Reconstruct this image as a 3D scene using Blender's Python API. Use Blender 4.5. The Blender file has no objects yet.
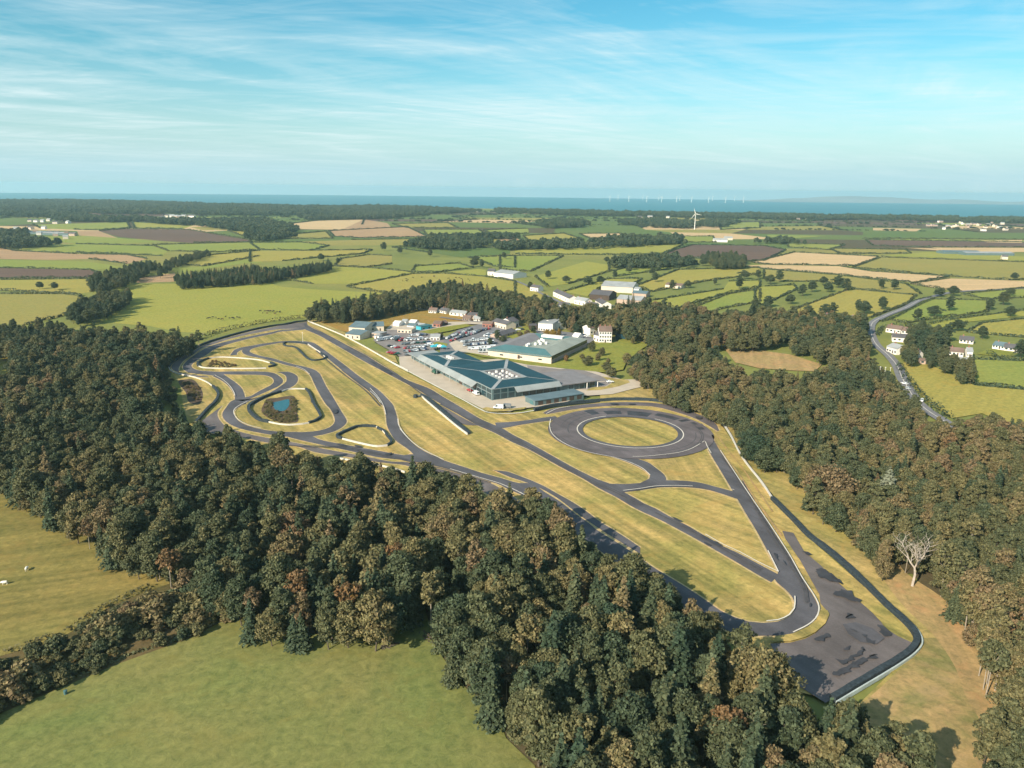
import bpy, bmesh, math, random
import numpy as np
from mathutils import Vector, Matrix
random.seed(7); RNG = np.random.default_rng(7)
SC = bpy.context.scene
COL = SC.collection
# ------------------------------------------------------------------ camera model (ground is z = 0, metres)
F = 760.0; CAMH = 110.0; W0, H0 = 512.0, 384.0
PITCH = math.atan((384 - 188.5) / F); ROLL = math.atan(12 / 1024.0)
CR, SR, CP, SP = math.cos(ROLL), math.sin(ROLL), math.cos(PITCH), math.sin(PITCH)
def P(px, py, z=0.0):
    """point of the plane at height z seen at a photo pixel"""
    x = (px - W0) / F; y = -(py - H0) / F
    xr = x * CR - y * SR; yr = x * SR + y * CR
    d = (xr, CP + yr * SP, -SP + yr * CP)
    t = (z - CAMH) / d[2]
    return (d[0] * t, d[1] * t)
def proj(X, Y, Z):
    dz = Z - CAMH
    f = Y * CP - dz * SP; u = Y * SP + dz * CP
    if f < 1: return (-9999, -9999)
    xr, yr = X / f, u / f
    return (W0 + (xr * CR + yr * SR) * F, H0 - (-xr * SR + yr * CR) * F)
def PP(pts, z=0.0): return [P(a, b, z) for a, b in pts]
def pxm(px, py):
    """pixels per metre across at a ground pixel"""
    X, Y = P(px, py); return F / (Y * CP + CAMH * SP)
# ------------------------------------------------------------------ helpers
def tag(o, label=None, cat=None, group=None, kind=None):
    if label: o['label'] = label
    if cat: o['category'] = cat
    if group: o['group'] = group
    if kind: o['kind'] = kind
    return o
def link(name, me, mat=None, parent=None):
    o = bpy.data.objects.new(name, me); COL.objects.link(o)
    if mat is not None:
        for m in (mat if isinstance(mat, (list, tuple)) else [mat]): me.materials.append(m)
    if parent is not None: o.parent = parent
    return o
def empty(name, loc, rz=0.0, scale=1.0):
    o = bpy.data.objects.new(name, None); COL.objects.link(o)
    o.location = loc if len(loc) == 3 else (loc[0], loc[1], 0); o.rotation_euler = (0, 0, rz)
    o.scale = (scale,) * 3 if not hasattr(scale, '__len__') else scale
    o.empty_display_size = 0.1
    return o
class MB:
    """collects faces, builds one mesh"""
    def __init__(s): s.v = []; s.f = []; s.m = []
    def poly(s, pts, m=0):
        b = len(s.v); s.v += [tuple(p) for p in pts]; s.f.append(tuple(range(b, b + len(pts)))); s.m.append(m)
    def hexa(s, b4, t4, m=0, caps=True):
        b = len(s.v); s.v += [tuple(p) for p in b4] + [tuple(p) for p in t4]
        n = len(b4)
        for i in range(n):
            j = (i + 1) % n; s.f.append((b + i, b + j, b + n + j, b + n + i)); s.m.append(m)
        if caps:
            s.f.append(tuple(b + n + i for i in range(n))); s.m.append(m)
            s.f.append(tuple(b + n - 1 - i for i in range(n))); s.m.append(m)
    def box(s, x0, x1, y0, y1, z0, z1, m=0):
        q = [(x0, y0), (x1, y0), (x1, y1), (x0, y1)]
        s.hexa([(a, b, z0) for a, b in q], [(a, b, z1) for a, b in q], m)
    def tube(s, p, q, r0, r1, n=6, m=0, cap=True):
        p, q = Vector(p), Vector(q); d = (q - p)
        if d.length < 1e-6: return
        d.normalize()
        a = d.orthogonal().normalized(); c = d.cross(a)
        B = []; T = []
        for i in range(n):
            t = 2 * math.pi * i / n; e = a * math.cos(t) + c * math.sin(t)
            B.append(p + e * r0); T.append(q + e * r1)
        s.hexa(B, T, m, cap)
    def mesh(s, name):
        me = bpy.data.meshes.new(name); me.from_pydata(s.v, [], s.f)
        me.polygons.foreach_set('material_index', s.m); me.update(); return me
    def build(s, name, mat, parent=None): return link(name, s.mesh(name), mat, parent)
def cat_rom(pts, step=3.0, closed=False):
    """smooth curve through points in the plane"""
    P_ = [Vector(p) for p in pts]; n = len(P_); out = []
    rng = range(n if closed else n - 1)
    for i in rng:
        p1, p2 = P_[i], P_[(i + 1) % n]
        p0 = P_[(i - 1) % n] if (closed or i > 0) else p1 * 2 - p2
        p3 = P_[(i + 2) % n] if (closed or i < n - 2) else p2 * 2 - p1
        d = (p2 - p1).length; k = max(1, min(40, int(d / step)))
        # centripetal parametrisation
        t1 = max((p1 - p0).length, 1e-4) ** .5; t2 = t1 + max(d, 1e-4) ** .5; t3 = t2 + max((p3 - p2).length, 1e-4) ** .5
        for j in range(k):
            t = t1 + (t2 - t1) * j / k
            A1 = p0 * ((t1 - t) / t1) + p1 * (t / t1)
            A2 = p1 * ((t2 - t) / (t2 - t1)) + p2 * ((t - t1) / (t2 - t1))
            A3 = p2 * ((t3 - t) / (t3 - t2)) + p3 * ((t - t2) / (t3 - t2))
            B1 = A1 * ((t2 - t) / t2) + A2 * (t / t2)
            B2 = A2 * ((t3 - t) / (t3 - t1)) + A3 * ((t - t1) / (t3 - t1))
            out.append(B1 * ((t2 - t) / (t2 - t1)) + B2 * ((t - t1) / (t2 - t1)))
    if not closed: out.append(P_[-1])
    return out
def inpoly(x, y, poly):
    c = False; n = len(poly); j = n - 1
    for i in range(n):
        xi, yi = poly[i]; xj, yj = poly[j]
        if (yi > y) != (yj > y) and x < (xj - xi) * (y - yi) / (yj - yi) + xi: c = not c
        j = i
    return c
# ------------------------------------------------------------------ materials
class NT:
    def __init__(s, mat): s.t = mat.node_tree; s.n = s.t.nodes; s.l = s.t.links
    def add(s, typ, **kw):
        n = s.n.new(typ)
        for k, v in kw.items():
            if k.startswith('i_'): n.inputs[k[2:].replace('_', ' ')].default_value = v
            else: setattr(n, k, v)
        return n
    def lk(s, a, b): s.l.new(a, b)
def newmat(name):
    m = bpy.data.materials.new(name); m.use_nodes = True; t = NT(m)
    b = t.n['Principled BSDF']; return m, t, b
def ramp(t, stops, fac, interp='LINEAR'):
    r = t.add('ShaderNodeValToRGB'); r.color_ramp.interpolation = interp
    e = r.color_ramp.elements
    while len(e) < len(stops): e.new(0.5)
    for i, (p, c) in enumerate(stops):
        e[i].position = p; e[i].color = (c[0], c[1], c[2], 1)
    t.lk(fac, r.inputs[0]); return r.outputs[0]
def mix(t, a, b, fac, mode='MIX'):
    n = t.add('ShaderNodeMix', data_type='RGBA', blend_type=mode)
    for s, v in ((n.inputs[0], fac), (n.inputs[6], a), (n.inputs[7], b)):
        if hasattr(v, 'is_linked') or hasattr(v, 'links'): t.lk(v, s)
        elif isinstance(v, (int, float)): s.default_value = v
        else: s.default_value = (v[0], v[1], v[2], 1)
    return n.outputs[2]
def noise(t, vec, scale, detail=4, rough=0.55, dist=0.0):
    n = t.add('ShaderNodeTexNoise'); n.inputs['Scale'].default_value = scale; n.inputs['Detail'].default_value = detail
    n.inputs['Roughness'].default_value = rough; n.inputs['Distortion'].default_value = dist
    if vec is not None: t.lk(vec, n.inputs['Vector'])
    return n.outputs['Fac']
def wpos(t, rot=0.0, sc=(1, 1, 1)):
    g = t.add('ShaderNodeNewGeometry'); mp = t.add('ShaderNodeMapping')
    mp.inputs['Rotation'].default_value = (0, 0, rot)
    if sc != (1, 1, 1): mp.vector_type = 'TEXTURE'; sc = tuple(1 / q for q in sc)
    mp.inputs['Scale'].default_value = sc
    t.lk(g.outputs['Position'], mp.inputs['Vector']); return mp.outputs['Vector']
def plain(name, c, rough=0.8, metal=0.0, var=0.12, scale=0.6, spec=0.3):
    m, t, b = newmat(name)
    v = noise(t, wpos(t), scale, 5)
    lo = [x * (1 - var) for x in c]; hi = [min(1, x * (1 + var)) for x in c]
    t.lk(ramp(t, [(0.3, lo), (0.7, hi)], v), b.inputs['Base Color'])
    b.inputs['Roughness'].default_value = rough; b.inputs['Metallic'].default_value = metal
    b.inputs['Specular IOR Level'].default_value = spec
    return m
def grass(name, c, alt=None, rot=0.0, stripes=0.25, patch=0.012, contrast=1.0, rows=4.0, dry=None):
    """grass sward: broad patches, streaks along the mowing or ploughing direction, tufts"""
    m, t, b = newmat(name)
    p = wpos(t); ps = wpos(t, rot, (0.02, 0.5, 1)); 
    alt = alt or [c[0] * 1.25, c[1] * 1.02, c[2] * 0.85]
    n1 = noise(t, p, patch, 6, 0.6, 0.6)
    k = 0.16 / contrast
    col = ramp(t, [(0.5 - k, c), (0.5 + k, alt)], n1)
    n2 = noise(t, ps, rows * 0.16, 3, 0.6)
    col = mix(t, col, ramp(t, [(0.36, (0.58, 0.64, 0.6)), (0.64, (1.34, 1.27, 1.22))], n2), stripes, 'MULTIPLY')
    n3 = noise(t, p, 0.45, 8, 0.78, 0.4)
    col = mix(t, col, ramp(t, [(0.34, (0.52, 0.6, 0.56)), (0.66, (1.42, 1.34, 1.26))], n3), 0.75, 'MULTIPLY')
    n4 = noise(t, p, 0.11, 5, 0.65, 0.8)
    d = dry or [c[0] * 1.35, c[1] * 1.0, c[2] * 0.9]
    f = ramp(t, [(0.52, (0, 0, 0)), (0.72, (0.6, 0.6, 0.6))], n4)
    col = mix(t, col, d, f)
    t.lk(col, b.inputs['Base Color']); b.inputs['Roughness'].default_value = 0.95
    b.inputs['Specular IOR Level'].default_value = 0.08
    bp = t.add('ShaderNodeBump'); bp.inputs['Strength'].default_value = 0.5; bp.inputs['Distance'].default_value = 0.35
    t.lk(n3, bp.inputs['Height']); t.lk(bp.outputs[0], b.inputs['Normal'])
    return m
def asphalt(name, c, patch=0.35):
    m, t, b = newmat(name); p = wpos(t)
    n1 = noise(t, p, 0.05, 5, 0.6, 0.5); n2 = noise(t, p, 2.2, 4, 0.7); n3 = noise(t, wpos(t, -1.06, (0.03, 0.5, 1)), 0.5, 4, .6)
    lo = [x * (1 - patch) for x in c]; hi = [x * (1 + patch) for x in c]
    col = ramp(t, [(0.33, lo), (0.67, hi)], n1)
    col = mix(t, col, ramp(t, [(0.3, (0.78, 0.78, 0.8)), (0.7, (1.2, 1.2, 1.2))], n2), 0.6, 'MULTIPLY')
    col = mix(t, col, ramp(t, [(0.35, (0.75, 0.74, 0.76)), (0.65, (1.2, 1.18, 1.2))], n3), 0.55, 'MULTIPLY')
    t.lk(col, b.inputs['Base Color']); b.inputs['Roughness'].default_value = 0.85; b.inputs['Specular IOR Level'].default_value = 0.25
    return m
TINT = [(0.0, (0.032, 0.056, 0.034)), (0.2, (0.060, 0.078, 0.042)), (0.4, (0.096, 0.100, 0.048)), (0.55, (0.148, 0.130, 0.060)),
        (0.70, (0.152, 0.112, 0.064)), (0.85, (0.165, 0.098, 0.045)), (1.0, (0.26, 0.18, 0.03))]
def foliage(name, dark=1.0):
    m, t, b = newmat(name)
    a = t.add('ShaderNodeAttribute', attribute_type='INSTANCER', attribute_name='tint')
    g = t.add('ShaderNodeNewGeometry')
    tc = t.add('ShaderNodeTexCoord')
    nz = noise(t, tc.outputs['Object'], 0.55, 3, 0.6)
    s1 = t.add('ShaderNodeMath', operation='MULTIPLY_ADD'); s1.inputs[1].default_value = 0.34; s1.inputs[2].default_value = -0.17
    t.lk(nz, s1.inputs[0])
    s2 = t.add('ShaderNodeMath', operation='ADD', use_clamp=True); t.lk(a.outputs['Fac'], s2.inputs[0]); t.lk(s1.outputs[0], s2.inputs[1])
    col = ramp(t, TINT, s2.outputs[0])
    rv = ramp(t, [(0.0, (0.52, 0.56, 0.52)), (1.0, (1.75, 1.62, 1.55))], g.outputs['Random Per Island'])
    col = mix(t, col, rv, 1.0, 'MULTIPLY')
    if dark != 1.0: col = mix(t, col, (dark, dark, dark), 1.0, 'MULTIPLY')
    t.lk(col, b.inputs['Base Color']); b.inputs['Roughness'].default_value = 0.7; b.inputs['Specular IOR Level'].default_value = 0.2
    tr = t.add('ShaderNodeBsdfTranslucent'); t.lk(col, tr.inputs['Color'])
    ms = t.add('ShaderNodeMixShader'); ms.inputs[0].default_value = 0.15
    t.lk(b.outputs[0], ms.inputs[1]); t.lk(tr.outputs[0], ms.inputs[2])
    t.lk(ms.outputs[0], t.n['Material Output'].inputs['Surface'])
    return m
M = {}
M['leaf'] = foliage('foliage')
M['bark'] = plain('bark', (0.10, 0.08, 0.06), 0.9, var=0.3, scale=2.0)
M['pale_bark'] = plain('pale_bark', (0.30, 0.255, 0.20), 0.9, var=0.2, scale=1.5)
M['white_bark'] = plain('silver_bark', (0.38, 0.325, 0.275), 0.85, var=0.22, scale=1.2)
M['asphalt'] = asphalt('asphalt', (0.092, 0.089, 0.096), 0.26)
M['asphalt_old'] = asphalt('weathered_asphalt', (0.132, 0.115, 0.110), 0.25)
M['asphalt_ring'] = asphalt('skid_ring_asphalt', (0.125, 0.107, 0.108), 0.28)
M['wet'] = plain('wet_asphalt_stain', (0.046, 0.046, 0.052), 0.7, var=0.3, scale=0.3)
M['concrete'] = plain('concrete_paving', (0.46, 0.385, 0.30), 0.9, var=0.10, scale=0.15)
M['gravel'] = plain('car_park_surface', (0.21, 0.185, 0.175), 0.95, var=0.2, scale=0.12)
M['road'] = plain('road_surface', (0.17, 0.165, 0.17), 0.9, var=0.12, scale=0.2)
M['kerb'] = plain('white_kerb_paint', (0.62, 0.57, 0.49), 0.8, var=0.1, scale=0.5)
M['rail'] = plain('white_barrier_paint', (0.54, 0.51, 0.46), 0.7, var=0.1, scale=0.4)
M['white'] = plain('white_paint', (0.78, 0.75, 0.70), 0.6, var=0.06, scale=0.5)
M['tyre'] = plain('tyre_rubber', (0.030, 0.042, 0.050), 0.8, var=0.4, scale=1.5)
M['belt'] = plain('pale_rail', (0.40, 0.46, 0.44), 0.6, var=0.15, scale=0.5)
M['verge'] = grass('dry_verge_grass', (0.285, 0.245, 0.082), (0.41, 0.30, 0.125), -1.0, 0.6, 0.035, 1.3, 3)
M['infield'] = grass('mown_infield_grass', (0.285, 0.245, 0.080), (0.430, 0.305, 0.120), -1.06, 0.8, 0.03, 1.2, 3)
M['bank'] = grass('green_bank_grass', (0.155, 0.185, 0.05), (0.22, 0.20, 0.06), 0.2, 0.2, 0.03)
M['rough'] = grass('tawny_rough_grass', (0.40, 0.265, 0.125), (0.20, 0.185, 0.07), 1.3, 0.15, 0.06, 1.6, dry=(0.42, 0.29, 0.15))
M['track_soil'] = grass('tawny_bracken_path', (0.38, 0.25, 0.125), (0.34, 0.25, 0.11), 1.3, 0.3, 0.05)
M['lawn'] = grass('lawn_grass', (0.195, 0.215, 0.045), (0.24, 0.225, 0.05), 0.3, 0.15, 0.02)
M['meadow_hi'] = grass('sheep_meadow_grass', (0.190, 0.168, 0.054), (0.235, 0.185, 0.062), 0.35, 0.5, 0.016, 1.2, 4)
M['meadow_lo'] = grass('foreground_meadow_grass', (0.150, 0.178, 0.056), (0.200, 0.190, 0.066), 0.9, 0.12, 0.02, 1.2)
M['scrubsoil'] = grass('scrub_ground', (0.09, 0.085, 0.035), (0.14, 0.10, 0.05), 0.2, 0.1, 0.05)
M['woodfloor'] = grass('leaf_litter', (0.085, 0.075, 0.04), (0.11, 0.085, 0.05), 0.2, 0.1, 0.05)
M['mud'] = grass('dark_mud', (0.085, 0.062, 0.05), (0.12, 0.085, 0.06), 0.2, 0.1, 0.08)
M['worn'] = grass('worn_pale_verge', (0.46, 0.36, 0.18), (0.50, 0.36, 0.20), 1.06, 0.2, 0.05)
M['g_bright'] = grass('pasture_bright', (0.255, 0.265, 0.058), (0.305, 0.28, 0.068), 0.6, 0.12, 0.006)
M['g_green'] = grass('pasture_green', (0.205, 0.245, 0.058), (0.25, 0.26, 0.066), 0.2, 0.15, 0.005)
M['g_olive'] = grass('pasture_olive', (0.25, 0.232, 0.068), (0.29, 0.24, 0.075), 0.4, 0.2, 0.005)
M['g_yellow'] = grass('pasture_yellow', (0.29, 0.262, 0.066), (0.33, 0.272, 0.075), 0.9, 0.2, 0.006)
M['g_deep'] = grass('pasture_deep_green', (0.10, 0.15, 0.045), (0.13, 0.16, 0.05), 0.5, 0.15, 0.004)
M['stubble'] = grass('stubble', (0.52, 0.36, 0.20), (0.56, 0.39, 0.22), 0.15, 0.3, 0.004, rows=2, dry=(0.58, 0.41, 0.24))
M['pinktan'] = grass('harrowed_soil', (0.36, 0.225, 0.135), (0.40, 0.26, 0.15), 0.1, 0.3, 0.005, rows=2, dry=(0.4, 0.27, 0.16))
M['plough'] = grass('ploughed_soil', (0.125, 0.082, 0.068), (0.15, 0.095, 0.075), 0.1, 0.4, 0.004, rows=2, dry=(0.15, 0.10, 0.08))
M['orange'] = grass('tawny_slope_grass', (0.30, 0.185, 0.055), (0.26, 0.21, 0.055), 0.1, 0.25, 0.012)
M['water'], t_, b_ = newmat('pond_water')
b_.inputs['Base Color'].default_value = (0.012, 0.095, 0.11, 1); b_.inputs['Roughness'].default_value = 0.2
M['sea'], t_, b_ = newmat('sea_water')
_n = noise(t_, wpos(t_, 0.0, (0.12, 1, 1)), 0.0022, 5, 0.6)
t_.lk(ramp(t_, [(0.3, (0.004, 0.125, 0.175)), (0.7, (0.010, 0.160, 0.205))], _n), b_.inputs['Base Color'])
b_.inputs['Roughness'].default_value = 0.6; b_.inputs['Specular IOR Level'].default_value = 0.25
# ground base: patchwork of farmland
def ground_mat():
    m, t, b = newmat('farmland_ground'); p = wpos(t)
    n1 = noise(t, p, 0.0022, 5, 0.6, 0.4); n2 = noise(t, p, 0.25, 6, .7); n3 = noise(t, p, 0.02, 5, .6)
    col = ramp(t, [(0.36, (0.14, 0.165, 0.052)), (0.5, (0.20, 0.21, 0.058)), (0.64, (0.25, 0.22, 0.07))], n1)
    col = mix(t, col, ramp(t, [(0.3, (0.7, 0.74, 0.7)), (0.7, (1.25, 1.2, 1.2))], n2), 0.6, 'MULTIPLY')
    col = mix(t, col, ramp(t, [(0.35, (0.8, 0.84, 0.8)), (0.65, (1.15, 1.1, 1.1))], n3), 0.6, 'MULTIPLY')
    t.lk(col, b.inputs['Base Color']); b.inputs['Roughness'].default_value = 0.95; b.inputs['Specular IOR Level'].default_value = 0.08
    return m
M['ground'] = ground_mat()
def roofmat(name, c, rot, seam=0.6, rough=0.72):
    m, t, b = newmat(name); p = wpos(t, rot)
    wv = t.add('ShaderNodeTexWave'); wv.inputs['Scale'].default_value = seam; t.lk(p, wv.inputs['Vector'])
    n = noise(t, wpos(t), 0.12, 5)
    col = ramp(t, [(0.3, [x * 0.82 for x in c]), (0.7, [x * 1.15 for x in c])], n)
    col = mix(t, col, ramp(t, [(0.0, (0.72, 0.72, 0.74)), (0.12, (1, 1, 1)), (1, (1.06, 1.06, 1.06))], wv.outputs[1]), 0.5, 'MULTIPLY')
    t.lk(col, b.inputs['Base Color']); b.inputs['Roughness'].default_value = rough; b.inputs['Specular IOR Level'].default_value = 0.18
    return m
M['teal_roof'] = roofmat('teal_metal_roof', (0.018, 0.062, 0.082), 0.5)
M['teal_pale'] = roofmat('pale_teal_roof', (0.07, 0.155, 0.165), 0.5)
M['grey_roof'] = roofmat('grey_metal_roof', (0.27, 0.29, 0.285), 0.5)
M['greygreen_roof'] = roofmat('grey_green_roof', (0.27, 0.29, 0.25), 0.2)
M['flat_roof'] = plain('flat_felt_roof', (0.19, 0.18, 0.185), 0.9, var=0.15, scale=0.2)
M['slate'] = roofmat('slate_roof', (0.105, 0.10, 0.105), 0.0, 1.5)
M['clay'] = roofmat('clay_tile_roof', (0.18, 0.125, 0.10), 0.0, 1.5)
M['blue_roof'] = roofmat('blue_grey_roof', (0.115, 0.165, 0.185), 0.3)
M['ltgrey_roof'] = roofmat('pale_grey_roof', (0.30, 0.31, 0.31), 0.3)
M['dark_glass'] = plain('dark_glass', (0.02, 0.045, 0.055), 0.12, var=0.2, scale=0.4, spec=0.6)
M['steel_wall'] = plain('grey_green_cladding', (0.11, 0.16, 0.165), 0.6, var=0.12, scale=0.4)
M['cream'] = plain('cream_render', (0.62, 0.52, 0.42), 0.9, var=0.07, scale=0.3)
M['whitewall'] = plain('white_render', (0.74, 0.68, 0.62), 0.9, var=0.06, scale=0.3)
M['stone'] = plain('pink_stone', (0.42, 0.31, 0.25), 0.9, var=0.14, scale=0.5)
M['brick'] = plain('red_brick', (0.30, 0.13, 0.10), 0.9, var=0.15, scale=0.5)
M['metal'] = plain('galvanised_metal', (0.5, 0.5, 0.5), 0.5, 0.3, var=0.1)
M['timber'] = plain('dark_timber', (0.07, 0.05, 0.04), 0.8)
CARCOL = {'white': (0.78, 0.78, 0.78), 'silver': (0.45, 0.47, 0.49), 'black': (0.015, 0.017, 0.02), 'dark blue': (0.02, 0.04, 0.12),
          'red': (0.42, 0.02, 0.025), 'grey': (0.16, 0.17, 0.18), 'bright blue': (0.02, 0.30, 0.55), 'dark green': (0.02, 0.09, 0.06), 'pink': (0.5, 0.22, 0.28), 'cyan': (0.05, 0.36, 0.45), 'orange': (0.55, 0.16, 0.03)}
for k_, c_ in CARCOL.items(): M['car ' + k_] = plain(k_.replace(' ', '_') + '_car_paint', c_, 0.3, var=0.03, spec=0.5)
# ------------------------------------------------------------------ setting sheets
def tri_sheet(name, pts, z, mat, parent=None, kind='structure'):
    """flat sheet from an outline in world xy"""
    bm = bmesh.new()
    vs = [bm.verts.new((p[0], p[1], z)) for p in pts]
    f = bm.faces.new(vs); f.normal_update()
    if f.normal.z < 0: f.normal_flip()
    bmesh.ops.triangulate(bm, faces=bm.faces[:], ngon_method='EAR_CLIP')
    me = bpy.data.meshes.new(name); bm.to_mesh(me); bm.free()
    o = link(name, me, mat, parent)
    if kind: o['kind'] = kind
    return o
def sheet(name, px, z, mat, smooth=False, step=3.0):
    w = PP(px)
    if smooth: w = [tuple(v) for v in cat_rom(w, step, True)]
    return tri_sheet(name, w, z, mat)
def strip_mesh(a, b, z):
    mb = MB(); n = len(a)
    for i in range(n - 1):
        q = [(*a[i], z), (*a[i + 1], z), (*b[i + 1], z), (*b[i], z)]
        nz = (q[1][0] - q[0][0]) * (q[3][1] - q[0][1]) - (q[1][1] - q[0][1]) * (q[3][0] - q[0][0])
        mb.poly(q if nz > 0 else q[::-1])
    return mb
def ribbon(name, left, right, z, mat, closed=False):
    """road between two traced edges (resampled to the same number of points)"""
    def res(pts, n):
        c = cat_rom(PP(pts), 2.0, False); L = [0]
        for i in range(1, len(c)): L.append(L[-1] + (c[i] - c[i - 1]).length)
        out = []; j = 0
        for k in range(n):
            t = L[-1] * k / (n - 1)
            while j < len(L) - 2 and L[j + 1] < t: j += 1
            u = (t - L[j]) / max(1e-6, L[j + 1] - L[j]); p = c[j].lerp(c[j + 1], min(1, max(0, u))); out.append((p.x, p.y))
        return out
    n = 90
    o = strip_mesh(res(left, n), res(right, n), z).build(name, mat); o['kind'] = 'structure'; return o
def offset_line(c, w):
    a = []; b = []
    for i, p in enumerate(c):
        d = c[min(i + 1, len(c) - 1)] - c[max(i - 1, 0)]
        d = d.normalized() if d.length > 0 else Vector((1, 0)); n = Vector((-d.y, d.x)) * w / 2
        a.append(tuple(p + n)); b.append(tuple(p - n))
    return a, b
def line(name, px, w, z, mat, closed=False):
    c = cat_rom(PP(px), 2.0, closed)
    if closed: c.append(c[0])
    a, b = offset_line(c, w)
    o = strip_mesh(a, b, z).build(name, mat); o['kind'] = 'structure'; return o
rj = random.Random(6)
def jag(pts, amp):
    c = cat_rom(PP(pts), .7, True); return [(p.x + rj.gauss(0, amp), p.y + rj.gauss(0, amp)) for p in c]
ZK = [0.0]
def zz(base):
    ZK[0] += 0.004; return base + ZK[0]
# ground: one sheet from behind the camera to the coast
coast = [(-9000, 5050)] + [(-9000 + i * 450, 0) for i in range(0)]
cp = [P(-700, 196), P(-300, 197.5), P(0, 199.5), P(100, 201), P(200, 203), P(300, 205), P(400, 206), P(500, 209), P(600, 211), P(700, 213), P(800, 214.5), P(900, 216), P(1024, 218), P(1400, 224), P(1800, 231)]
gpts = [(-9000, -800)] + [(-9000, cp[0][1])] + cp + [(9000, cp[-1][1]), (9000, -800)]
g = tri_sheet('ground', [p for p in gpts if True], 0.0, M['ground'])
# cliff face down to the sea
mb = MB()
cc = [(-9000, cp[0][1])] + cp + [(9000, cp[-1][1])]
for i in range(len(cc) - 1):
    mb.poly([(*cc[i + 1], -0.01), (*cc[i], -0.01), (*cc[i], -62), (*cc[i + 1], -62)])
o = mb.build('sea_cliff', M['rough']); o['kind'] = 'structure'
SEA_R = 16000.0
mb = MB(); n = 160
mb.poly([(SEA_R * math.cos(2 * math.pi * i / n), SEA_R * math.sin(2 * math.pi * i / n), -60) for i in range(n)])
o = mb.build('sea', M['sea']); o['kind'] = 'structure'
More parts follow.
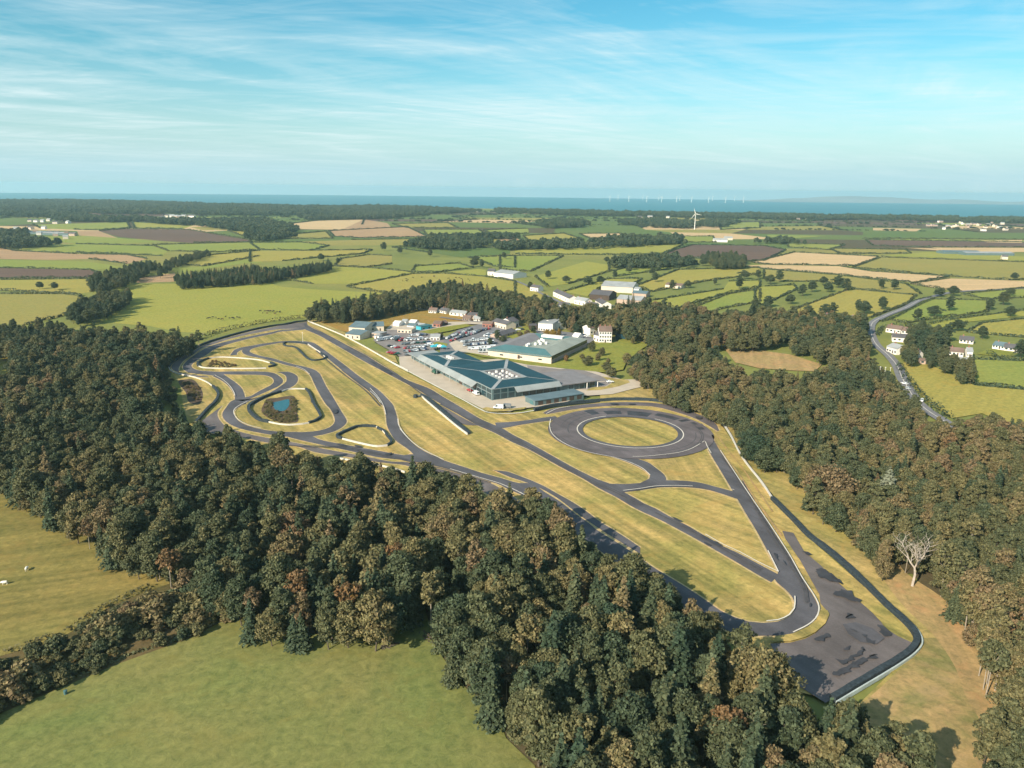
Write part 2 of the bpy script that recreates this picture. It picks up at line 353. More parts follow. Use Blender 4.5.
# ------------------------------------------------------------------ fields (pixel outlines, material key, description, hedge?)
FIELDS = [
 ([(100,322),(117,288),(140,284),(175,283.5),(235,279),(260,280),(280,286.5),(308,289),(335,290.5),(385,293),(330,308),(308,317),(280,321),(255,324.5),(230,329),(205,333),(180,332),(150,326)],'g_bright','the big bright cattle pasture',0),
 ([(-60,293),(0,294),(63,294),(81,296),(76,307),(63,316),(25,325),(-60,322)],'g_olive','the olive field left of the dark copse',1),
 ([(-60,280),(0,280),(86,279),(95,285.5),(91,292),(76,294),(0,290.5),(-60,290)],'g_yellow','the narrow pasture with two lone trees',1),
 ([(-60,267),(0,268),(91,270),(99,274),(86,278),(0,278.5),(-60,278)],'plough','the dark ploughed strip at the left edge',1),
 ([(-60,259.5),(0,260),(86,261.5),(112,265),(122,267.5),(91,270),(0,267),(-60,266)],'g_green','the green strip above the ploughed strip',0),
 ([(-60,246),(0,247.5),(15,251),(76,254),(127,255),(147,259),(127,264),(89,259),(51,260),(0,259),(-60,259)],'pinktan','the pinkish harrowed strip at left',1),
 ([(20,246),(76,244),(152,246),(168,251),(162,256),(142,255),(76,252.5),(25,251)],'g_green','the bright strip below the big ploughed field',1),
 ([(152,245),(260,242),(260,250),(208,252.5),(168,251)],'g_green','the green pasture right of the bright strip',1),
 ([(99,231),(127,229),(188,229.7),(249,240),(251,242.4),(193,243),(162.5,241),(119,237)],'plough','the big dark ploughed field far left',1),
 ([(77,231),(99,231),(118,238),(79,235.5)],'pinktan','the small pink strip beside the big ploughed field',0),
 ([(46,236.5),(79,235.5),(119,238),(165,242),(102,244),(76,243.6),(46,241)],'g_green','the green wedge under the pink strip',0),
 ([(33,224.6),(127,222),(130,228),(99,230.4),(74,229.7),(41,228.4)],'g_green','the far green field by the left village',1),
 ([(132,222),(193,225.4),(183,229),(135,228.4)],'g_bright','the small bright far field left of centre',1),
 ([(190,227),(228,226.4),(244,229.7),(203,230.4)],'g_olive','the thin olive far field',0),
 ([(228,231),(260,232),(268,238),(244,236.5)],'g_yellow','the small yellow far field',1),
 ([(178,264),(211,255),(260,250.8),(260,256),(203,266.5)],'g_yellow','the yellow slope above the conifer belt',1),
 ([(168,268),(203,266.5),(260,257.6),(262,262.7),(241,264),(178,273)],'g_green','the green slope just above the conifer belt',0),
 ([(137,278),(175,273),(175,281.7),(137,283)],'pinktan','the bare patch left of the conifer belt',0),
 ([(284,224.6),(316,220.8),(364,219.5),(362,224.6),(339,229.7),(288,229)],'stubble','the pale tan far field left of centre',1),
 ([(364,219.5),(387,223),(392,228),(341,230)],'pinktan','the brownish far field beside the tan one',0),
 ([(329,231),(407,227),(428,237),(357,238),(334,236.5)],'pinktan','the brown far field in the centre left',1),
 ([(270,236.5),(326,231.5),(332.5,238.6),(275,239)],'g_olive','the olive far field beside the brown one',1),
 ([(423,229.7),(478.6,229.7),(486,234.8),(428,237)],'g_green','the far green field right of the brown one',1),
 ([(392,224),(448,223),(458,228),(407,228)],'g_olive','the far olive field near the coast wood',1),
 ([(301,241.6),(351.6,240),(423,239),(412.5,245),(316,245.7)],'g_olive','the long olive field below the brown one',1),
 ([(250,243),(301,242.4),(329,245.7),(311,250.8),(260,250)],'g_green','the vivid green field left of centre',1),
 ([(250,251),(301,250.8),(372,250),(362,254),(283,261),(250,262)],'g_yellow','the yellowish field behind the big green one',1),
 ([(341,259),(369,255),(392,256),(392,264),(362,268),(334,266)],'g_olive','the small olive field with curved hedge',1),
 ([(268,273),(308,266.5),(359,267),(407,271.6),(412.5,273),(352,284),(313,284),(278,278)],'g_bright','the big green field left of centre',1),
 ([(346.5,287),(412.5,274),(443,273.6),(483.6,276.6),(515,281.7),(515,294.4),(478.6,293),(428,289),(392,294)],'g_yellow','the wide yellow pasture behind the tree belt',1),
 ([(415,266.5),(458,263.5),(473.5,267.8),(433,273),(412.5,271.6)],'g_green','the small green field behind the yellow pasture',1),
 ([(438,273),(478.6,269),(486,270),(486,276)],'g_bright','the thin bright field by the farm sheds',0),
 ([(468,257.6),(515,256),(515,267.8),(494,266.5),(478.6,260)],'g_green','the green field in the centre',1),
 ([(392,247.5),(428,246),(510,248.7),(510,253.8),(461,257.6),(428,252.5)],'g_deep','the deep green field below the dark wood',1),
 ([(463,242.4),(494,238.6),(515,237.3),(515,243.6),(478.6,243)],'g_olive','the olive field beside the dark wood',1),
 ([(483.6,230.4),(528,228.5),(529,233.5),(494,234.8)],'g_green','the green far field in the centre',1),
 ([(523,236),(563.5,233.5),(584,239.8),(530.5,242.4)],'g_yellow','the tan pasture right of centre',1),
 ([(500,237),(515,237),(525,243.6),(500,243.6)],'pinktan','the small tan far field in the centre',0),
 ([(579,234),(619,233.5),(631,237),(591,239)],'stubble','the pale tan field right of centre',1),
 ([(515,248.7),(678,243.6),(683,245),(662.5,253.8),(601.6,255),(515,253.8)],'g_bright','the long bright field left of the ploughed land',1),
 ([(675,250),(693,245),(764,246),(786,250),(764,261),(744,261),(678,257.6),(662.5,255)],'plough','the brown ploughed field right of centre',1),
 ([(500,256),(563.5,256),(530.5,271.6),(500,270)],'g_green','the green field above the farm sheds',1),
 ([(535.5,276.6),(586,261.4),(609,265),(609,271.6),(568.6,284),(548,286.8)],'g_bright','the rounded bright hill field',1),
 ([(611.7,271.6),(642,264),(698,264),(678,267.8),(617,276.6)],'g_green','the thin green field right of the hill field',1),
 ([(563.5,292),(609,279),(642,279),(632,285.5),(601.6,286.8),(589,297)],'g_bright','the pasture beside the grey barns',1),
 ([(634.6,286.8),(678,270),(760,267.8),(760,274),(703,281.7),(652,292)],'g_yellow','the long pasture right of the grey barns',1),
 ([(644.7,302),(723.5,289.4),(728.5,281.7),(760,280.5),(760,286.8),(723.5,294.4),(672.7,309.7),(647,307)],'g_bright','the striped pasture right of the barns',1),
 ([(685,311),(728.5,294.4),(760,289.4),(760,302),(723.5,308.4),(703,314.7)],'g_green','the pasture just above the central woods',1),
 ([(500,279),(515,281.7),(548,294.4),(545.7,300.8),(515,297),(500,290.6)],'g_yellow','the small pasture with the white cottage',0),
 ([(675,236.5),(713,236.5),(716,242.4),(678,242.4)],'g_green','the far green field under the wind turbine',1),
 ([(718.4,223),(760,222),(760,228),(721,229.7)],'g_green','the far green field right of the wind turbine',1),
 ([(703,215.7),(744,214.4),(746,217),(708,217.7)],'stubble','the tan coastal field by the wind turbine',0),
 ([(764,260),(794.5,252.5),(878,256.8),(875.7,259),(855,266),(764,264.5),(750,262)],'stubble','the pale stubble field right of the ploughed land',1),
 ([(764,265),(840,266.5),(870.7,271.6),(949,276.6),(916,283),(875.7,279),(840,275),(764,269),(740,266)],'stubble','the long pale stubble strip',1),
 ([(911,284),(949,278.7),(1040,281.7),(1040,285.5),(962,292),(926.5,287)],'stubble','the stubble field at the right edge',1),
 ([(853,267.8),(881,257.6),(1040,263),(1040,279),(1008,280.5),(952,276.6)],'g_olive','the large olive field on the right',1),
 ([(881,256),(930,252),(1040,257.5),(1040,262)],'g_bright','the thin bright strip above the olive field',0),
 ([(865.6,240),(1040,242.6),(1040,247.7),(942,247.5),(873,246)],'plough','the dark ploughed strip on the right',1),
 ([(906,248),(1013,250),(1015,252.5),(942,251)],'stubble','the thin stubble strip on the right',0),
 ([(980,240.6),(1022,240),(1022,243),(987.5,242.4)],'stubble','the small stubble patch at the right edge',0),
 ([(873,228),(921.5,229),(916,231.5),(873,230.4)],'stubble','the small pale far field below the coast village',0),
 ([(863,232),(1040,234),(1040,240),(863,238.6)],'g_deep','the deep green far field on the right',1),
 ([(764,237),(769,234.8),(827.5,236),(792,238.6)],'g_green','the thin green far field on the right',0),
 ([(787,243.6),(845,245),(830,250),(789,247.5)],'g_green','the green far field below the turbine side',1),
 ([(830,248.7),(906,250),(911,253.8),(840,253.8)],'g_olive','the olive strip behind the stubble',1),
 ([(764,269.5),(840,275.6),(906,284.3),(921,294.4),(886,292),(855,289),(825,281.7),(784,281.7),(764,279)],'g_olive','the pasture below the long stubble strip',1),
 ([(755,289),(764,286.8),(794.5,285.5),(797,289.4),(764,304.6),(755,307)],'g_bright','the small pasture left of the round trees',1),
 ([(794.5,309.7),(850,289.4),(916,295.7),(906,304.6),(873,317),(850,317),(797,316)],'g_yellow','the pasture left of the winding road',1),
 ([(891,320),(926.5,299.5),(987.5,300.8),(987.5,312),(926.5,320),(906,323.6)],'g_green','the pasture right of the winding road',1),
 ([(962,294.4),(1040,287),(1040,297),(987.5,299.5)],'g_green','the green pasture at the right edge',1),
 ([(916,326),(952,319.8),(1040,309),(1040,314.7),(967,322.4),(947,330)],'g_bright','the narrow pasture above the white bungalows',1),
 ([(967,332.5),(982,323.6),(1040,317.6),(1040,339),(1003,336)],'g_yellow','the pasture behind the white bungalows',1),
 ([(900,364.7),(916,359.7),(942,371),(975,386.3),(1040,392),(1060,432),(1024,427),(1000,422),(982,414),(952,419),(926.5,401.6),(906,376)],'g_yellow','the yellow field beside the village road',0),
 ([(967,359.7),(1060,363),(1060,391),(1024,390),(972,384)],'g_green','the green field right of the village road',1),
 ([(977,354.6),(987.5,349.5),(1015,352),(1008,358)],'lawn','the small lawn by the white bungalows',0),
 ([(722,346),(745,349),(790,355),(822,365),(815,372),(790,371),(760,369),(735,363)],'track_soil','the tawny clearing in the right wood',0),
 ([(311,321),(351.6,317),(392,312),(428,311),(468,317),(480,324),(455,327),(428,326),(392,329),(346.5,332.5),(326,327)],'orange','the tawny slope above the car park',0),
 ([(-40,352),(0,354),(10,358),(12,371),(0,378),(-40,380)],'g_yellow','the small field at the left edge',0),
]
for i, (pp, mk, lab, hd) in enumerate(FIELDS):
    sheet('field', pp, 0.03 + 0.006 * i, M[mk])
# random patchwork of far fields between the traced ones, as one farmland sheet
far = MB(); fr = random.Random(5); FM = ['g_green', 'g_olive', 'g_deep', 'g_deep', 'g_deep', 'g_deep', 'g_olive', 'plough', 'g_deep', 'woodfloor', 'woodfloor', 'stubble']
fm_list = [M[k] for k in dict.fromkeys(FM)]; fm_ix = {k: i for i, k in enumerate(dict.fromkeys(FM))}
def jit(ix, iy):
    r = random.Random(ix * 7919 + iy * 104729)
    return (-7000 + ix * 330 + r.uniform(-95, 95) + iy * 40, 1500 + iy * 240 + r.uniform(-70, 70) + ix * 3)
def coast_y(x):
    for i in range(len(cc) - 1):
        if cc[i][0] <= x <= cc[i + 1][0]:
            u = (x - cc[i][0]) / max(1e-6, cc[i + 1][0] - cc[i][0]); return cc[i][1] * (1 - u) + cc[i + 1][1] * u
    return 4000
FARHEDGE = []
for ix in range(42):
    for iy in range(17):
        q = [jit(ix, iy), jit(ix + 1, iy), jit(ix + 1, iy + 1), jit(ix, iy + 1)]
        if max(p[1] for p in q) > min(coast_y(p[0]) for p in q) - 60: continue
        k = fr.choice(FM); far.poly([(p[0], p[1], 0.012) for p in q], fm_ix[k]); FARHEDGE.append(q)
o = far.build('farmland', fm_list); o['kind'] = 'structure'
# ------------------------------------------------------------------ circuit: sheets
Z1 = 0.62
sheet('grass_verge', [(600,386),(648,382),(655,390),(700,402),(738,416),(765,445),(795,470),(835,512),(872,545),(900,590),(940,620),(975,680),(990,768),(1000,840),(850,840),(850,715),(915,650),(880,598),(810,538),(762,484),(722,424),(690,420),(600,412)], Z1, M['verge'])
sheet('rough_grass', [(850,716),(880,690),(916,655),(918,640),(935,640),(960,640),(975,680),(992,720),(1000,768),(1010,840),(850,840)], Z1 + .01, M['rough'])
sheet('tawny_path', [(868,543),(885,546),(905,574),(940,598),(978,630),(1002,672),(1008,720),(1004,790),(982,790),(978,720),(966,700),(954,668),(932,636),(905,610),(884,582)], Z1 + .02, M['track_soil'], True)
sheet('grass_bank', [(160,372),(172,362),(195,344),(235,329),(275,321),(308,318),(309,323),(270,329),(235,338),(200,350),(172,370)], Z1 + .005, M['bank'])
sheet('grass_bank', [(308,322),(313,320),(330,327),(345,333),(352,341),(372,350),(395,357),(398,364),(380,358),(340,336)], Z1 + .006, M['verge'])
sheet('grass_verge', [(168,370),(175,372),(200,381),(222,395),(222,412),(198,432),(180,425),(172,405)], Z1 + .01, M['verge'])
sheet('grass_bank', [(162,372),(171,373),(180,385),(184,410),(190,428),(178,428),(168,400)], Z1 + .02, M['bank'])
sheet('mud_hollow', [(180,381),(190,380),(200,388),(203,397),(198,406),(190,404),(186,394)], Z1 + .03, M['mud'], True)
INF = [(170,369),(190,351),(250,332),(308,322.5),(362,348),(408,374),(441,391),(487,414.5),(534,413),(600,403.5),(648,402),(690,411),(720,424),(762,487),(810,541),(878,601),(915,640),(909,655),(870,681),(832,703),(790,692),(745,648),(690,606),(560,532),(480,497),(405,482),(280,462),(196,428),(219,399),(195,380)]
sheet('infield_grass', INF, Z1 + .04, M['infield'])
ZA = Z1 + .08
def road(l, r, m='asphalt', nm='race_track'):
    for e in (l, r): line('worn_verge', e, 1.3, Z1 + .055 + ZK[0] * .05, M['worn'])
    return ribbon(nm, l, r, zz(ZA), M[m])
t1 = lambda L: [(160 + x / 8, 310 + y / 8) for x, y in L]
t2 = lambda L: [(280 + x / 8, 310 + y / 8) for x, y in L]
t3 = lambda L: [(160 + x / 8, 390 + y / 8) for x, y in L]
t4 = lambda L: [(280 + x / 8, 390 + y / 8) for x, y in L]
t5 = lambda L: [(400 + x / 8, 390 + y / 8) for x, y in L]
t9 = lambda L: [(520 + x / 8, 470 + y / 8) for x, y in L]
# outer service lane inside the left barrier
road(t1([(380,540),(260,527),(150,507),(96,478),(100,445),(165,395),(262,338),(372,282),(482,246),(622,206),(762,171),(900,144)]) + t2([(0,132),(100,112),(180,106),(215,100)]),
     t1([(390,548),(260,542),(180,528),(150,490),(158,458),(195,410),(265,365),(345,310),(440,278),(545,243),(640,218),(760,193),(900,167)]) + t2([(0,160),(100,158),(190,155),(225,140)]), 'asphalt_old', 'service_road')
# main track, left bend
road(t1([(440,535),(330,522),(240,512),(197,490),(184,460),(214,418),(300,353),(400,298),(520,262),(640,235),(780,205),(900,182)]) + t2([(0,168),(100,160),(180,148),(215,128)]),
     t1([(510,522),(420,500),(340,496),(280,482),(252,455),(290,415),(370,368),(440,320),(540,283),(640,255),(760,226),(900,198)]) + t2([(0,181),(100,172),(200,162),(222,150)]))
# long straight past the building
road(t2([(190,105),(260,150),(400,215),(520,280),(680,365),(800,440),(900,500),(1010,565)]) + t5([(240,0),(330,55),(440,120),(540,180),(640,240),(710,272),(760,292),(820,318),(900,368),(1024,430)]) + t9([(440,0),(560,60),(660,105),(745,130),(830,190),(940,250),(1024,300)]) + [(655,510),(671,519.4),(687.5,527.5),(705,538),(722.5,548),(740,556),(757.5,565.6),(779,577)],
     t2([(205,165),(300,205),(400,260),(520,330),(640,400),(760,465),(900,540),(1010,598)]) + t5([(130,0),(240,70),(340,130),(450,195),(560,260),(640,303),(760,355),(900,430),(1024,485)]) + t9([(345,0),(500,80),(640,165),(760,225),(900,310),(1024,370)]) + [(658.8,521),(677.5,531),(696,541),(715,552),(732.5,562),(740,566.5),(756,576),(771,584.5)])
# link to the hairpin loop
road(t1([(400,500),(450,503),(600,500),(820,502),(900,510),(958,540),(985,575),(962,610),(860,660),(740,712),(670,740)]),
     t1([(470,520),(520,524),(650,526),(830,531),(890,548),(912,578),(890,608),(800,655),(720,700),(690,706),(640,720)]))
road(t1([(420,538),(500,578),(560,630),(595,690),(598,730),(560,790)]), t1([(500,518),(590,578),(650,630),(675,680),(682,715),(690,760)]))
road(t1([(930,505),(1000,502)]) + [(288,372.8), (296,376),(298,380.5),(295,386),(286,391),(276,394.5),(266,399),(254,406)],
     t1([(965,512),(1005,535)]) + [(286.6,380),(286,383),(281,387),(270,394),(260,400),(250,405)], 'asphalt')
# lower left bend and the back straight
road(t3([(660,100),(590,90),(530,150),(500,200),(510,240),(560,285),(650,322),(760,347),(900,372),(1024,387)]) + t4([(100,397),(240,430),(400,465),(600,510),(800,553)]) + t5([(0,570),(130,590),(300,625),(500,680),(700,740),(800,772)]) + [(506,490),(520,496),(532.5,502),(548,515),(561,526),(580,539),(600,552)],
     t3([(820,60),(720,98),(640,140),(600,170),(592,205),(635,262),(720,302),(800,322),(900,340),(1024,347)]) + t4([(180,350),(330,412),(480,442),(620,468),(760,493),(1024,535)]) + t5([(80,520),(130,535),(250,530),(350,575),(500,625),(650,675),(800,715),(960,760)]) + [(530,484.5),(545,494),(561,504),(576,516),(590,526),(604,540)])
# inner loop
road(t1([(560,372),(580,345),(600,325),(650,308),(740,292),(830,278)]), t1([(615,367),(622,345),(680,318),(740,302),(830,284),(835,282)]))
road(t2([(190,257),(100,254),(0,258)]) + t1([(920,264),(800,280),(700,303),(658,330),(660,348),(700,372),(800,393),(920,422)]) + t2([(60,452),(120,464),(190,490),(240,530),(270,590),(310,670),(370,768)]) + t4([(400,160),(435,230),(438,268),(400,308),(330,333),(250,345),(150,350)]),
     t2([(190,279),(90,271),(0,271)]) + t1([(920,278),(810,298),(742,316),(716,338),(740,354),(800,374),(900,394)]) + t2([(0,412),(100,440),(200,463),(260,480),(310,510),(340,560),(370,620),(420,700),(460,768)]) + t4([(490,180),(530,245),(534,268),(500,308),(430,345),(330,372),(240,386)]))
road(t2([(150,256),(190,257),(260,268),(330,310),(420,375),(520,450),(620,530),(720,600),(800,660),(860,720),(900,764)]) + t4([(920,170),(940,240),(950,300),(980,350),(1024,400)]) + t5([(150,475),(250,530),(350,575)]),
     t2([(150,275),(205,282),(260,312),(350,372),(450,452),(560,545),(650,615),(720,665),(780,720),(815,764)]) + t4([(830,150),(847,220),(855,290),(880,350),(930,420),(1024,485)]) + t5([(130,545),(230,600),(330,632)]))
# run-off lane along the wood
road(t3([(500,135),(460,195),(480,255),(540,308),(700,362),(900,402)]) + t4([(160,442),(300,472),(450,502),(700,547),(900,587)]) + t5([(40,588),(200,620),(400,665),(600,720),(740,766)]) + [(506,494),(520,503)],
     t3([(320,270),(290,320),(330,345),(430,360),(540,360),(700,400),(900,440)]) + t4([(130,462),(280,510),(450,536),(600,558),(800,592)]) + t5([(40,615),(140,650),(230,715),(450,770),(620,800)]) + [(500,506),(512,512)], 'asphalt_old', 'service_road')
# lane beside the tan strip, then the shaded lane to the lower hairpin
road([(492.5,471.9),(506,473),(519,477.5),(532,482.5),(545,488.5),(557.5,495.6),(570,502.5),(580,508.8),(590,516),(600,523.8),(612,531),(626,540),(640,549.5)], [(496,472.8),(510,478.8),(520,482),(532.5,486.5),(545,492.5),(557.5,500),(569,508.8),(580,517.5),(591,525),(607.5,536),(622,545),(640,556)])
road([(570,514),(600,534),(630,553),(654,570),(685,589),(707.5,604),(720,613),(735,620),(748,624),(762.5,625.4),(777.5,624)],
     [(560,526),(590,546),(620,567),(650,588),(680,607),(700,619),(718,629),(735,636),(750,638),(775,638.2),(793,637)])
line('painted_line', [(520,495),(527,499),(536,506),(549,514)], 0.5, ZA + .4, M['kerb'])
# right hand straight and hairpin
road([(777.5,624),(788.8,619),(793.8,612.5),(794.6,606),(791,598),(783.8,590.6),(774,582),(778,575),(767.5,553.8),(756,532.5),(746,516),(737,500.6),(732,492),(719,470),(710,455),(704,442),(690,425)],
     [(792.5,636.5),(807.5,629),(815,622.5),(818.3,615),(817.5,607.5),(812.5,597.5),(802.5,582.5),(796,571),(790,560),(777.5,540),(760,513.8),(746,493),(731,470),(721,453.8),(712.5,439),(707,431),(702,425)])
# skid ring
rc = P(630, 432.8); RR = [20.6, 24.4, 37.2]
rc = ((P(582.5, 431)[0] + P(677, 437)[0]) / 2 + 0.5, (P(630, 418.7)[1] + P(630, 448.5)[1]) / 2)
def ring(name, r0, r1, z, mat, a0=0, a1=360):
    n = 128; A = [math.radians(a0 + (a1 - a0) * i / n) for i in range(n + 1)]
    a = [(rc[0] + r0 * math.cos(t), rc[1] + r0 * math.sin(t)) for t in A]; b = [(rc[0] + r1 * math.cos(t), rc[1] + r1 * math.sin(t)) for t in A]
    o = strip_mesh(a, b, z).build(name, mat); o['kind'] = 'structure'; return o
ring('skid_ring', 22.0, 38.2, ZA + .30, M['asphalt_ring'])
ring('skid_ring_inner_lane', 22.2, 24.6, ZA + .31, M['asphalt'])
rr_ = random.Random(3)
M['rubber'] = plain('rubbered_asphalt', (0.070, 0.066, 0.07), 0.8, var=.25, scale=.4)
for k in range(11): q_ = rr_.uniform(26, 36); a_ = rr_.uniform(80, 330); ring('tyre_marks', q_, q_ + rr_.uniform(.25, .6), ZA + .315 + .001 * k, M['rubber'], a_, a_ + rr_.uniform(25, 80))
for pts_ in ([(440,406),(470,421.6),(490,430),(520,445),(545,459),(575,475.6),(595,486),(615,494.6),(640,507.6)], [(655,515),(680,527.6),(705,541.6),(735,559),(760,573)], [(310,327),(345,346),(375,363.6),(400,380),(425,398)], [(722,460),(740,484),(756,512),(772,538),(790,566),(803,590),(806,606)], [(300,390),(322,372)] and [(316,352),(340,373),(365,392),(380,408)], [(270,445),(300,448.5),(340,450),(375,456),(410,464),(450,473),(490,485)]):
    line('tyre_marks', pts_, .7, zz(ZA + .315), M['rubber']); line('tyre_marks', [(a_ + 2.0, b_ - .9) for a_, b_ in pts_[1:]], .45, zz(ZA + .315), M['rubber'])
ring('painted_line', 24.3, 24.75, ZA + .33, M['kerb'], 110, 412)
ring('wet_patch', 25.4, 33, ZA + .325, M['wet'], 62, 84); ring('wet_patch', 27, 33, ZA + .325, M['wet'], 90, 106); ring('wet_patch', 29, 37, ZA + .325, M['wet'], 112, 121); ring('wet_patch', 30, 34.5, ZA + .325, M['wet'], 36, 58)
ring('wet_patch', 34, 36.5, ZA + .325, M['wet'], 18, 24); ring('wet_patch', 33, 36, ZA + .325, M['wet'], 5, 11); ring('wet_patch', 31, 36.5, ZA + .325, M['wet'], 28, 33)
# ring to straight link, and the top link
road([(495,424.2),(512.5,423.3),(528,421.6),(540,419.6),(555,417.6)], [(497,430),(503,429.6),(520,426.4),(540,423.4),(560,421)])
road([(620,459.5),(632,459.5),(647.5,464),(656,470),(662.5,475),(666,481.5),(661,486),(648,489),(625,494)], [(603,455),(615,459.5),(630,465),(642.5,471),(650,477.5),(649,481),(640,485),(626,486),(606,485.6)])
road([(655,482.6),(665.6,482.2),(684,482.6),(700,484.6),(715,488.6),(734,493.6)], [(640,492),(655,489.6),(677.5,489),(692.5,489.6),(709,492),(727.5,497.7),(740,502)])
o = sheet('race_track', [(603,485.4),(613,485.8),(626,486),(640,485),(650,480),(664,482),(660,486),(656,489.7),(640,492.2),(622,494.4),(626,500),(612,494)], zz(ZA), M['asphalt'])
# strip between barrier and ring
road([(543,414.5),(551,410.5),(570,407.6),(595,405),(620,403.6),(648,404),(659,405),(677.5,408.5),(696,415),(710,421),(716,426),(719,432)],
     [(546,415.7),(557,413.8),(572,411),(595,408.2),(620,407),(648,407.4),(659,409),(677,413.8),(692,418.8),(705,425.2),(713,430),(717.5,433)], 'asphalt_ring', 'service_road')
# pit exit scar beside the short wall
ribbon('service_road', t5([(225,90),(330,140),(430,195),(520,245),(610,290)]), t5([(260,130),(360,205),(460,270),(540,293),(625,296)]), zz(ZA), M['asphalt_old'])
# wide run-off at the right
sheet('run_off_paving', [(782,533),(785,541),(800,563),(819,597),(820,606),(827,614),(829,618),(825,627),(815,636),(805,641.5),(790,645.5),(770,646.5),(776,660),(800,690),(825,706),(840,698),(860,681),(872.5,675),(891,666),(907,656.5),(913,646),(897.5,639),(885,631),(880,624),(872.5,616),(866,610),(860,605),(849,595),(835,582.5),(820,567.5),(804,554),(793,535)], zz(ZA), M['asphalt_old'])
wsp = [[(815,574),(820,572),(826,574),(836,582),(842,588),(834,586),(826,583),(820,581),(816,578)],[(834,597),(845,594),(853,600),(859,605),(850,604),(841,600),(834,600)],[(804,555),(808,556),(811,559),(806,558)],[(845,621),(850,617),(853,623),(847,624)],[(850,632),(855,634),(858,638),(853,636)],[(861,638),(866,640),(874,646),(870,648),(864,643)],[(878,630),(884,632),(890,638),(888,641),(880,638)],[(814,644),(828,638),(829,640),(818,646)],[(840,665),(852,660),(863,652),(864,654),(853,662),(842,668)],[(830,679),(850,669),(866,661),(876,658),(875,661),(858,670),(838,680)],[(843,652),(847,651),(848,654),(844,655)],[(786,648),(800,655),(812,668),(830,676),(822,684),(806,678),(790,664)]]
for w in wsp[:-1]: tri_sheet('wet_patch', jag(w, .38), zz(ZA + .45), M['wet'])
sheet('sealed_patch', [(842,628),(855,626),(872,632),(884,642),(876,648),(860,646),(848,638)], ZA + .44, M['asphalt'], True)
sheet('grass_tongue', [(818,614),(827,614),(829,618),(825,627),(815,636),(805,641),(790,645),(770,646),(776,640),(792,637.5),(808,630),(816,623)], ZA + .46, M['infield'])
def mowdir(p, q): a, b = P(*p), P(*q); return math.atan2(b[1] - a[1], b[0] - a[0])
M['mown_a'] = grass('mown_triangle_grass', (0.30, 0.25, 0.082), (0.43, 0.305, 0.12), mowdir((677.5, 465), (687.5, 482.5)), 0.75, 0.03, 1.2, 2.5)
M['mown_b'] = grass('mown_wedge_grass', (0.30, 0.25, 0.082), (0.43, 0.305, 0.12), mowdir((660, 495), (730, 520)), 0.7, 0.03, 1.2, 3.5)
sheet('infield_grass', [(643,460.5),(659,459),(677.5,456.6),(690,453),(700,447.6),(704,446),(710,456),(719,471),(731,491.5),(715,487),(700,483.2),(684,481.6),(668,481),(665,475),(657,468),(648,463)], Z1 + .0485, M['mown_a'])
sheet('infield_grass', [(626,494.5),(640,492.8),(655,490.4),(677.5,489.8),(692.5,490.4),(709,493),(727,498.6),(736,502.5),(745,517),(755,533),(766,554),(775.5,573),(757.5,563.8),(740,554.4),(722.5,546),(705,536),(687.5,525.6),(671,517.4),(655,508.2),(640,500.6)], Z1 + .049, M['mown_b'])
# dark sealed repairs and tyre marks on the tarmac
for rp in [[(380,369.5),(384,370),(392,375),(390.5,376),(384,373.5)],[(370,362.5),(374,364),(376,366),(372,364.6)],[(671,519.6),(676,521.2),(682,524.6),(679,524.8)],[(701,537.4),(708,541),(722,548.6),(720,549.6),(710,545.6),(703,541)],[(704,545),(709,547),(711,549),(706,548)],[(774,556),(776.4,557.6),(777.4,564),(774.6,560)],[(783,563.4),(785.4,566.4),(785.8,568.6),(783.8,566)],[(311,402),(313,401),(314,405),(312,405)],[(333,412),(336,411),(337,415),(334,415.4)],[(337,446),(345,447),(346,448.6),(338,447.6)],[(386,456),(392,455),(390,457.4),(385,457.8)],[(355,447.6),(362,449),(361,450),(355,449)],[(809,606),(810,607),(810.4,610),(809,611)],[(610,405.6),(616,405.2),(619,406.2),(612,406.8)],[(628,405.8),(634,405.6),(636,406.4),(629,406.8)],[(696,418.6),(702,419.4),(700,421.4),(696,420.4)]]:
    tri_sheet('sealed_patch', jag(rp, .1), zz(ZA + .32), M['wet'])
# white kerb lines
KL = [t1([(440,536),(500,570),(555,618),(592,675),(600,702)]), t3([(700,108),(640,138),(597,172),(593,207),(637,263),(720,303),(810,325)]),
      t5([(400,653),(500,683),(700,742),(790,768)]) + [(506,489),(516,493.5),(528,499.8)], t5([(0,330),(60,400),(150,475),(250,532),(350,578)]), t4([(720,0),(790,80),(830,150),(846,215)]), t4([(942,250),(950,300),(980,350),(1024,402)]),
      t2([(720,664),(770,710),(805,760)]), [(778,575.4),(757.5,565.4),(740,555.8),(722.5,547.6),(705,537.6)], [(778,575.4),(767.5,554)],
      [(777.5,540),(790,560),(802.5,582.5),(812.5,597.5),(817.7,607.5),(818.3,615),(815,622.5),(807.5,629),(792.5,636.5)], [(794.4,600),(794.6,606),(793.8,612.5),(788.8,618.8),(777.5,624),(766,625.2)],
      [(702,445),(704.4,443.6),(707,449),(711,456)], [(550.5,421.5),(549.6,428),(552,436),(561,444),(576,451.3),(595,456.4),(615,460.4),(630,465.3),(642,471),(650,478)], [(623,493.6),(640,491.6),(655,489.2),(677.5,488.6),(692.5,489.2)],
      [(632.5,459.3),(642.5,459.2),(659,457.8),(677.5,455.4),(690,451.8),(700,446.4)], [(734,492.8),(731,492.4)], t2([(130,465),(190,490),(238,530)]),
      [(720,453),(731,470),(746,493),(760,513.8),(777.5,540)], [(546,416.2),(557,411),(570,408.6)]]
for k in KL: line('kerb_line', k, 0.34, zz(ZA + .34), M['kerb'])
